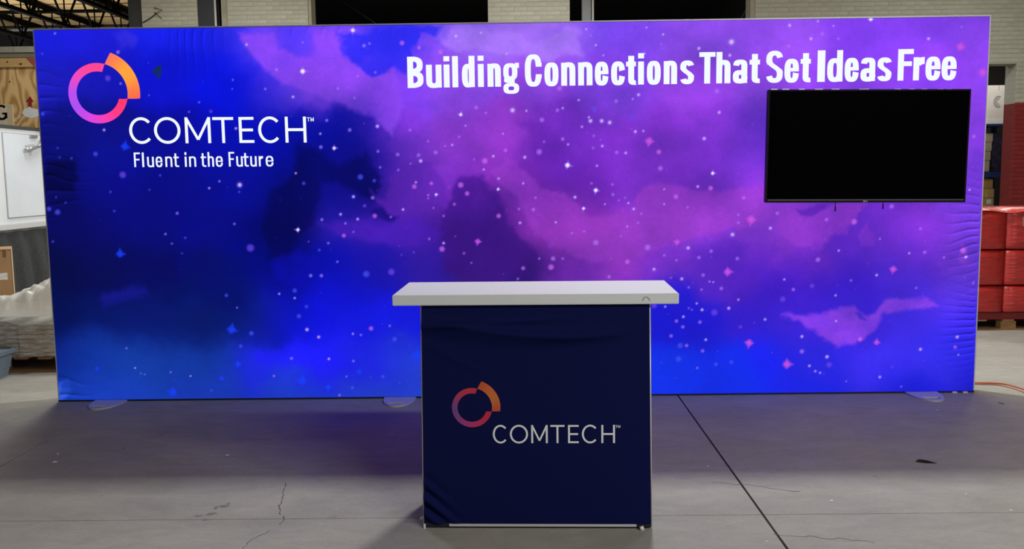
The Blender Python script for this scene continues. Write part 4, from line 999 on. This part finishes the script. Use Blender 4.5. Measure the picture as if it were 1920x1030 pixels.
# black textile cover over a stack, white cabinet on top of it, wooden crate on the cabinet
KX = -4.92
t = empty('covered_stand', (-5.6, 3.5, 0)); tag(t, 'stand hung with a charcoal quilted blanket beside the light wall', 'covered stand')
child(MB().box(-6.3, KX-.05, 2.68, 4.4, .0, .975).build('stand_body', mat('stand_grey', (.05,.05,.05,1), .8), None), t)
child(MB().box(-6.33, KX-.02, 2.66, 4.42, .976, 1.0).build('stand_top', mat('stand_top_grey', (.30,.30,.30,1), .7), None), t)
BLK = mat('charcoal_blanket', (.047,.050,.052,1), .95, var=.4, scale=70, bump=.8, bscale=120)
b = MB(); ny_, nz_ = 160, 60; vs = []; fs = []
for j in range(nz_):
    for i in range(ny_):
        y = 2.63+1.78*i/(ny_-1); z = .005+.97*j/(nz_-1); k = 1-j/(nz_-1)
        off = .012+(.02+.05*k)*(.5+.5*math.sin(y*17+math.sin(z*4+y*3)*1.3))+.02*math.sin(y*41+z*5)*k*.5
        vs.append((KX-.03+off, y, z))
for j in range(nz_-1):
    for i in range(ny_-1): fs.append((j*ny_+i, j*ny_+i+1, (j+1)*ny_+i+1, (j+1)*ny_+i))
child(b.add(vs, fs).build('blanket', BLK, None, 0, True), t)
vs = []; b = MB()
for j in range(nz_):
    for i in range(60):
        x = KX-.01-1.35*i/59; z = .005+.97*j/(nz_-1); k = 1-j/(nz_-1)
        vs.append((x, 2.655-.012-(.01+.03*k)*(.5+.5*math.sin(x*19+z*3)), z))
fs = [(j*60+i, j*60+i+1, (j+1)*60+i+1, (j+1)*60+i) for j in range(nz_-1) for i in range(59)]
child(b.add(vs, fs).build('blanket_end', BLK, None, 0, True), t)

WHT = mat('white_gloss_paint', srgb(238,241,246), .4, var=.03, scale=3)
t = empty('white_cabinet', (-5.6, 3.5, 1.002)); tag(t, 'white cabinet with a chrome door latch standing on the covered stand', 'cabinet')
z0, z1 = 1.002, 1.985
child(MB().box(-6.3, KX, 2.62, 4.4, z0+.05, z1).build('body', WHT, None, .004), t)
child(MB().box(-6.32, KX+.02, 2.60, 4.42, z0, z0+.05).build('base', mat('pale_grey_base', srgb(205,205,208), .5), None, .004), t)
child(MB().box(-6.32, KX+.015, 2.60, 4.42, z1, z1+.03).build('top_board', mat('dark_grey_top', srgb(70,70,70), .6), None, .003), t)
dr = child(MB().box(KX+.0005, KX+.014, 2.845, 3.64, z0+.115, z1-.05).build('door', mat('door_white', srgb(232,237,246), .35, var=.03, scale=3), None, .003), t)
GAPM = mat('shadow_gap', (.40,.40,.42,1), .8)
q = MB(); ya, yb, za, zb = 2.845, 3.64, z0+.115, z1-.05
for bx in ((ya-.008, ya, za-.008, zb+.008), (yb, yb+.008, za-.008, zb+.008), (ya, yb, za-.008, za), (ya, yb, zb, zb+.008)):
    q.box(KX+.0003, KX+.002, bx[0], bx[1], bx[2], bx[3])
child(q.build('door_gap_line', GAPM, None), t)  # flat grey strips drawn for the shaded gap around the door
CHROME = mat('chrome', (.52,.52,.53,1), .3, .6)
def dchild(o): o.parent = dr; o.matrix_parent_inverse = (t.matrix_basis @ dr.matrix_parent_inverse).inverted() if False else Matrix.Identity(4); return o
def place(o):
    o.parent = t; o.matrix_parent_inverse = t.matrix_basis.inverted(); return o
pa = atX(58, 257, KX); pb = atX(40, 280, KX); pc = atX(70, 265, KX); pd = atX(52, 256, KX); pe = atX(65, 258, KX)
Hx = KX+.014
place(MB().box(Hx, Hx+.02, pd.y, pe.y, pd.z-.012, pd.z+.014).build('latch_keeper', CHROME, None, .003))
place(MB().tube([(Hx+.018, pc.y, pc.z+.012), (Hx+.028, pc.y-.02, pc.z-.03), (Hx+.03, pc.y-.06, pc.z-.058)], [.010,.013,.012], 8).build('latch_arm', CHROME, None, 0, True))
place(MB().tube([(Hx+.03, pc.y-.05, pc.z-.055), (Hx+.034, pb.y+.09, pb.z+.008), (Hx+.03, pb.y, pb.z-.004)], [.014,.020,.017], 10).build('latch_handle', CHROME, None, 0, True))
place(MB().add([(Hx+.001, pd.y-.09, pd.z-.09),(Hx+.001, pd.y+.09, pd.z-.07),(Hx+.001, pd.y, pd.z-.20),(Hx+.004, pd.y-.09, pd.z-.09),(Hx+.004, pd.y+.09, pd.z-.07),(Hx+.004, pd.y, pd.z-.20)], [(0,1,2),(3,4,5),(0,1,4,3),(1,2,5,4),(2,0,3,5)]).build('latch_plate', mat('plate_grey', srgb(200,204,208), .4), None))

YC = 3.5; CXR = KX+.14
t = empty('wooden_crate', (-5.7, 3.95, 2.017)); tag(t, 'plywood shipping crate with a red arrow on top of the white cabinet', 'crate')
z0 = 2.017
zt_ = atY(30, 87.5, YC).z; zb0 = atY(30, 108, YC).z; zb1 = atY(30, 126, YC).z; zm = atY(30, 99, YC).z
PLYB = mat('crate_batten', srgb(190,152,98), .7, var=.12, scale=6, stretch=(.6,1,6))
child(MB().box(-6.5, CXR, YC+.014, 4.38, z0, zb0).build('plywood_panel', PLY, None), t)
child(MB().box(-6.5, CXR, YC, YC+.0135, zb1, zb0).build('top_batten', PLYB, None, .002), t)
child(MB().box(-6.51, CXR+.004, YC-.004, 4.39, zb0+.001, zm-.001).build('lid_edge', mat('grey_lid_edge', srgb(118,110,94), .8, var=.1, scale=4), None), t)
xm = atY(26, 92, YC).x
for xa, xb in ((-6.52, xm-.003), (xm, CXR+.012)):
    child(MB().box(xa, xb, YC-.012, 4.40, zm, zt_).build('lid_board', mat('grey_board', srgb(150,146,130), .8, var=.15, scale=3), None, .003), t)
child(MB().box(-6.5, atY(24, 210, YC).x, YC, YC+.0135, z0+.004, atY(12, 196, YC).z).build('plate', mat('pale_wood_plate', srgb(205,188,156), .7, var=.08, scale=4), None, .002), t)
child(MB().box(-6.5, atY(11.5, 210, YC).x, YC-.002, YC, z0+.03, atY(12, 200, YC).z).build('sign_board', mat('pale_sign', srgb(214,202,176), .7), None), t)
for (px, py) in [(14,116),(40,120),(17,153),(38,120)]:
    p = atY(px, py, YC); yy = YC if py < 126 else YC+.014
    child(MB().tube([(p.x, yy+.002, p.z), (p.x, yy-.003, p.z)], .007, 8).build('screw_head', BLACK, None), t)
RED = mat('red_stencil', srgb(140,28,30), .7)
def decal(pts, m, name, yf):
    v = [atY(px, py, YC) for px, py in pts]; n = len(v)
    b = MB().add([(p.x, yf+.0005, p.z) for p in v]+[(p.x, yf-.0015, p.z) for p in v], [tuple(range(n)), tuple(range(n, 2*n))]+[(i, (i+1) % n, n+(i+1) % n, n+i) for i in range(n)])
    return child(b.build(name, m, None), t)
decal([(51.5,200),(51.5,191),(47,191),(55,180),(62,191),(58.5,191),(58.5,200)], RED, 'arrow_mark', YC+.0135)
decal([(49,109),(66,109),(65,126)], mat('red_corner_paint', srgb(150,72,62), .7), 'corner_mark', YC)
decal([(40,212),(44,204),(50,203),(53,199),(58,203),(66,204),(74,207),(75,214),(68,219),(58,222),(46,219)], mat('white_paint_patch', srgb(222,220,220), .7), 'paint_patch', YC+.0135)
decal([(30,223),(36,217),(38,219),(33,224)], mat('white_paint_patch_b', srgb(205,195,180), .7), 'paint_streak', YC+.0135)
g = Glyphs(); g.arc(0, 0, .055, .078, .026, .022, 40, 320, 2.6); g.rect(0.004, -.02, .055, -.002); g.rect(.029, -.06, .055, -.002)
pg = atY(3.5, 211, YC)
child(MB().add([(pg.x+x, YC-.003, pg.z+z) for x, z in g.v], g.f).build('letter_stencil', BLACK, None), t)

# ------------------------------------------------------------------ right: red wrapped pallet load
REDF = mat('red_stretch_film', srgb(186,44,42), .30, var=.18, scale=5, stretch=(1.2,1.2,7), bump=.9, bscale=7, coat=.3)
REDD = mat('dark_red_film', srgb(120,24,26), .4, var=.2, scale=6, stretch=(1,1,6), bump=.6, bscale=10)
RX0, RX1, RY0, RY1 = 3.72, 5.30, 2.30, 3.35
pallet('wooden_pallet', RX0, RX1, RY0+.02, RY1, 'wooden pallet under the red wrapped load at right', .10, WOOD)
RL = empty('red_wrapped_load', ((RX0+RX1)/2, (RY0+RY1)/2, .10)); tag(RL, 'pallet load of cartons in bright red stretch wrap beside the television side', 'wrapped load')
zl = [.165, .415, .742, 1.105]; xl = [RX0, 4.445, 5.17-.0+.13]
def pillow(x0, x1, y0, y1, z0, z1, name, m, parent, am=.010, seed=0):
    """a carton pressed under tight film: softly bulged box"""
    b = MB(); n = 8; rs = random.Random(seed)
    bm = bmesh.new(); bmesh.ops.create_cube(bm, size=1.0); bmesh.ops.subdivide_edges(bm, edges=bm.edges, cuts=n, use_grid_fill=True)
    for v in bm.verts:
        x, y, z = v.co*2; e = .06
        def rd(a): return a
        k = am*(1-x*x)*(1-z*z)+am*(1-y*y)*(1-z*z)
        lx_, ly_, lz_ = (x1-x0)/2, (y1-y0)/2, (z1-z0)/2
        X_ = (x0+x1)/2+x*lx_; Y_ = (y0+y1)/2+y*ly_; Z_ = (z0+z1)/2+z*lz_
        if abs(y) > .99: Y_ += math.copysign(am*(1-x**4)*(1-z**4)+.003*rs.uniform(-1,1), y)
        if abs(x) > .99: X_ += math.copysign(am*.3*(1-y**4)*(1-z**4), x)
        c_ = sum(abs(a) > .99 for a in (x, y, z))
        if c_ >= 2: X_ -= math.copysign(.008, x)*(abs(x) > .99); Y_ -= math.copysign(.008, y)*(abs(y) > .99); Z_ -= math.copysign(.006, z)*(abs(z) > .99)
        v.co = (X_, Y_, Z_)
    me = bpy.data.meshes.new(name); bm.to_mesh(me); bm.free()
    for p in me.polygons: p.use_smooth = True
    return child(link(name, me, m), parent)
sd = 0
for k in range(3):
    for i in range(2):
        for j in range(2):
            ya = RY0+j*(RY1-RY0)/2; sd += 1
            pillow(xl[i], xl[i+1]-.006, ya, ya+(RY1-RY0)/2-.004, zl[k], zl[k+1]-.005, 'carton', REDF, RL, .010, sd)
child(MB().box(RX0-.004, RX1+.004, RY0+.015, RY1+.004, .1005, .164).build('wrap_skirt', REDD, None, .006), RL)
p = atY(1921, 415, RY0-.012)
child(MB().box(p.x-.012, p.x+.12, RY0-.016, RY0-.008, p.z-.045, p.z+.04).build('packing_slip', mat('grey_slip', srgb(140,140,142), .6), None), RL)
# loose film lip along the top edge
q = MB(); vs = []; n_ = 60
for j in range(4):
    for i in range(n_):
        u = i/(n_-1); vs.append((RX0+(RX1-RX0)*u, RY0-.012+.05*j, 1.107+.012*math.sin(u*23+j)+(.014*(1-u) if j else -.02)))
q.add(vs, [(j*n_+i, j*n_+i+1, (j+1)*n_+i+1, (j+1)*n_+i) for j in range(3) for i in range(n_-1)])
child(q.build('film_lip', mat('pale_red_film', srgb(214,82,74), .3, bump=.6, bscale=12), None, 0, True), RL)

# ------------------------------------------------------------------ store room beyond the doorway
SY = 10.4
def sbox(name, pxa, pya, pxb, pyb, Y, d, m, label, cat, group=None, extra=None):
    a, b_ = atY(pxa, pya, Y), atY(pxb, pyb, Y)
    t = empty(name, ((a.x+b_.x)/2, Y+d/2, b_.z)); tag(t, label, cat, group)
    child(MB().box(a.x, b_.x, Y, Y+d, b_.z, a.z).build('body', m, None, .006), t)
    if extra: extra(t, a, b_, Y)
    return t
STEEL_R = mat('rack_blue_steel', srgb(30,52,104), .5, .2)
def swirl(t, a, b_, Y):
    g = Glyphs(); g.arc(0, 0, .085, .105, .016, .016, 60, 300); g.arc(0, 0, .058, .075, .014, .014, 60, 300); g.arc(0, 0, .032, .045, .012, .012, 60, 300)
    p = atY(1872, 191, Y); child(MB().add([(p.x+x, Y-.0015, p.z+z) for x, z in g.v], g.f).build('round_logo', mat('grey_logo_ink', srgb(120,118,116), .8), None), t)
    child(MB().box(a.x-.004, b_.x+.004, Y-.004, Y+.3, b_.z, b_.z+.10).build('lower_lid', mat('carton_white_b', srgb(226,220,212), .8), None, .003), t)
    child(MB().box(b_.x-.03, b_.x, Y-.003, Y-.0005, b_.z+.10, a.z).build('taped_edge', mat('white_tape', srgb(232,228,222), .4), None), t)
    child(MB().box(p.x-.003, p.x+.003, Y-.002, Y-.0005, a.z-.1, a.z).build('flap_seam', mat('seam_grey', srgb(120,114,108), .8), None), t)
# rack: uprights and shelf beams carrying the cartons
RK = empty('storage_rack', (8.3, SY, 0)); tag(RK, 'blue steel storage rack inside the store room', 'rack')
xr0, xr1 = 7.2, atY(1889, 300, SY).x+.12
zs_ = [atY(1870, y, SY).z for y in (231.5, 233.0, 341, 391)]
shelf_z = [atY(1870, 232, SY).z, atY(1870, 322, SY).z, atY(1870, 389, SY).z]
for sx in (xr0, xr1):
    for yy in (SY+.05, SY+.75): child(MB().box(sx-.04, sx+.04, yy-.03, yy+.03, 0, 3.0).build('upright', STEEL_R, None), RK)
for z in shelf_z:
    child(MB().box(xr0-.04, xr1+.04, SY+.03, SY+.07, z-.10 if z != shelf_z[0] else z-.04, z).build('beam', STEEL_R, None), RK)
    child(MB().box(xr0, xr1, SY+.07, SY+.78, z-.03, z-.001).build('shelf', mat('shelf_board', srgb(60,52,44), .8), None), RK)
CW = mat('carton_white', srgb(218,208,198), .8, var=.06, scale=4)
def on(z, name, pxa, pxb, pya, m, label, cat, d=.5, extra=None, Y=SY+.1):
    a, b_ = atY(pxa, 300, Y), atY(pxb, 300, Y); top = atY((pxa+pxb)/2, pya, Y).z
    t = empty(name, ((a.x+b_.x)/2, Y+d/2, z)); tag(t, label, cat, 'goods on the store room rack')
    child(MB().box(a.x, b_.x, Y, Y+d, z+.001, top).build('body', m, None, .006), t)
    if extra: extra(t, Vector((a.x, Y, top)), Vector((b_.x, Y, z)), Y)
    return t
on(shelf_z[0], 'white_carton', 1848, 1884.5, 160, CW, 'white carton with a round grey logo on top of the store room rack', 'carton', .5, swirl)
KRAFT = mat('kraft_carton', srgb(172,142,92), .85, var=.12, scale=6); DARKW = mat('dark_wrapped_goods', srgb(38,40,58), .25, var=.5, scale=14, bump=.8, bscale=16)
zs2 = shelf_z[1]
za = zs2
for k, (pya, lab) in enumerate([(301,'grey brown carton in the rack column, lowest above the blue beam'), (284,'grey brown carton in the rack column, second above the blue beam'), (267,'grey brown carton in the rack column, third above the blue beam'), (250,'clear wrapped carton topmost in the rack column')]):
    tt = on(za, 'kraft_carton', 1838, 1856+k*1.3, pya, mat('dull_carton', srgb(150,138,116), .8, var=.15, scale=6), lab, 'carton')
    za = atY(1850, pya, SY+.1).z+.001
on(zs2, 'wrapped_bundle', 1860, 1880, 250, DARKW, 'dark blue shiny wrapped bundle beside the carton column', 'bundle')
zs3 = shelf_z[2]; za = zs3
def lab_(t, a, b_, Y):
    child(MB().box(b_.x-.13, b_.x-.045, Y-.002, Y-.0005, a.z-.11, a.z-.03).build('white_label', mat('label_white', srgb(214,212,208), .7, var=.3, scale=40), None), t)
def tap_(t, a, b_, Y):
    xm = (a.x+b_.x)/2; child(MB().box(xm-.008, xm+.03, Y-.002, Y-.0005, b_.z, a.z).build('yellow_tape', mat('yellow_tape', srgb(190,160,70), .4), None), t)
def prt_(t, a, b_, Y):
    xm = (a.x+b_.x)/2; child(MB().box(xm-.04, xm+.05, Y-.002, Y-.0005, b_.z+.05, a.z-.05).build('orange_print', mat('orange_print', srgb(196,132,64), .7), None), t)
for k, (pxb, pya, ex, lab) in enumerate([(1867,371,lab_,'brown carton with a white label on lower rack shelf'), (1867,354,tap_,'brown carton with yellow tape, middle of the lower rack stack'), (1864,336,prt_,'brown carton with an orange print, top of the lower rack stack')]):
    on(za, 'kraft_carton', 1836, pxb, pya, KRAFT, lab, 'carton', .45, ex); za = atY(1850, pya, SY+.1).z+.001

# ------------------------------------------------------------------ small things on the floor
ORG = mat('orange_cord_rubber', srgb(190,104,72), .5)
def cord(pts, name, label, r=.0055):
    P = [Vector((p.x, p.y, r)) for p in pts]; out = []
    for i in range(len(P)-1):
        a, b_, c_, d = P[max(i-1,0)], P[i], P[i+1], P[min(i+2,len(P)-1)]
        for k in range(8):
            t_ = k/8; out.append(.5*((2*b_)+(-a+c_)*t_+(2*a-5*b_+4*c_-d)*t_*t_+(-a+3*b_-3*c_+d)*t_**3))
    out.append(P[-1]); tag(MB().tube(out, r, 8).build(name, ORG, None, 0, True), label, 'cord')
V = Vector
cord([V((2.6,.40,0)), V((2.95,.30,0)), atZ(1828,719.5), atZ(1860,720), atZ(1885,722), atZ(1908,728), atZ(1935,738), atZ(1990,762)], 'extension_cord', 'orange extension cord snaking over the floor right of light wall')
cord([V((2.6,.36,0)), V((2.95,.265,0)), atZ(1830,721.5), atZ(1868,723), atZ(1890,727), atZ(1912,734), atZ(1935,744), atZ(1985,772)], 'extension_cord', 'second strand of orange cord lying nearer the camera', .004)
c = atZ(1735, 868); b = MB()
b.add([(c.x-.045,c.y+.012,.001),(c.x-.012,c.y+.022,.004),(c.x+.055,c.y-.016,.002),(c.x+.0,c.y-.012,.001),(c.x-.03,c.y+.014,.014),(c.x+.0,c.y+.008,.012)], [(0,3,4),(3,5,4),(3,2,5),(0,4,1),(4,5,1),(5,2,1),(0,1,2,3)])
tag(b.build('plastic_shard', mat('black_shard', (.01,.01,.011,1), .4), None), 'small black plastic shard on the floor at right', 'debris')
FLK = mat('white_fleck', srgb(225,222,215), .7)
for (px, py, s, lab) in [(103,867,.013,'white paper scrap on the floor at far left, nearer one'), (108,852,.010,'white paper scrap on the floor at far left, farther one'), (968,855,.012,'pale scrap left of the counter') if False else (969-235,815,.010,'tiny white scrap on the floor left of the counter'), (968,854,.0,''), (1327,875,.007,'tiny white crumb beside the floor joint'), (1559,939,.008,'tiny white crumb on the floor in front of the right light wall'), (1811,927,.006,'tiny white crumb near the right edge, farther one'), (1895,957,.007,'tiny white crumb near the right edge, nearer one'), (1757,769,.007,'tiny white crumb in front of the right foot'), (968-540+540,854,0,''), (427,854,.011,'white scrap on the shaded floor left of the counter'), (1438,1016,.006,'tiny white crumb lying in the floor joint')]:
    if s == 0: continue
    c = atZ(px, py); rs = random.Random(px)
    n = 6; ring = [(c.x+s*1.3*math.cos(k*2*math.pi/n)*rs.uniform(.5,1.1), c.y+s*math.sin(k*2*math.pi/n)*rs.uniform(.5,1.1), .0006) for k in range(n)]
    b = MB().add(ring+[(c.x+rs.uniform(-.2,.2)*s, c.y, .0006+s*.45)], [(k, (k+1) % n, n) for k in range(n)]+[tuple(range(n-1,-1,-1))])
    tag(b.build('paper_scrap', FLK, None), lab, 'scrap', 'scraps on the floor')
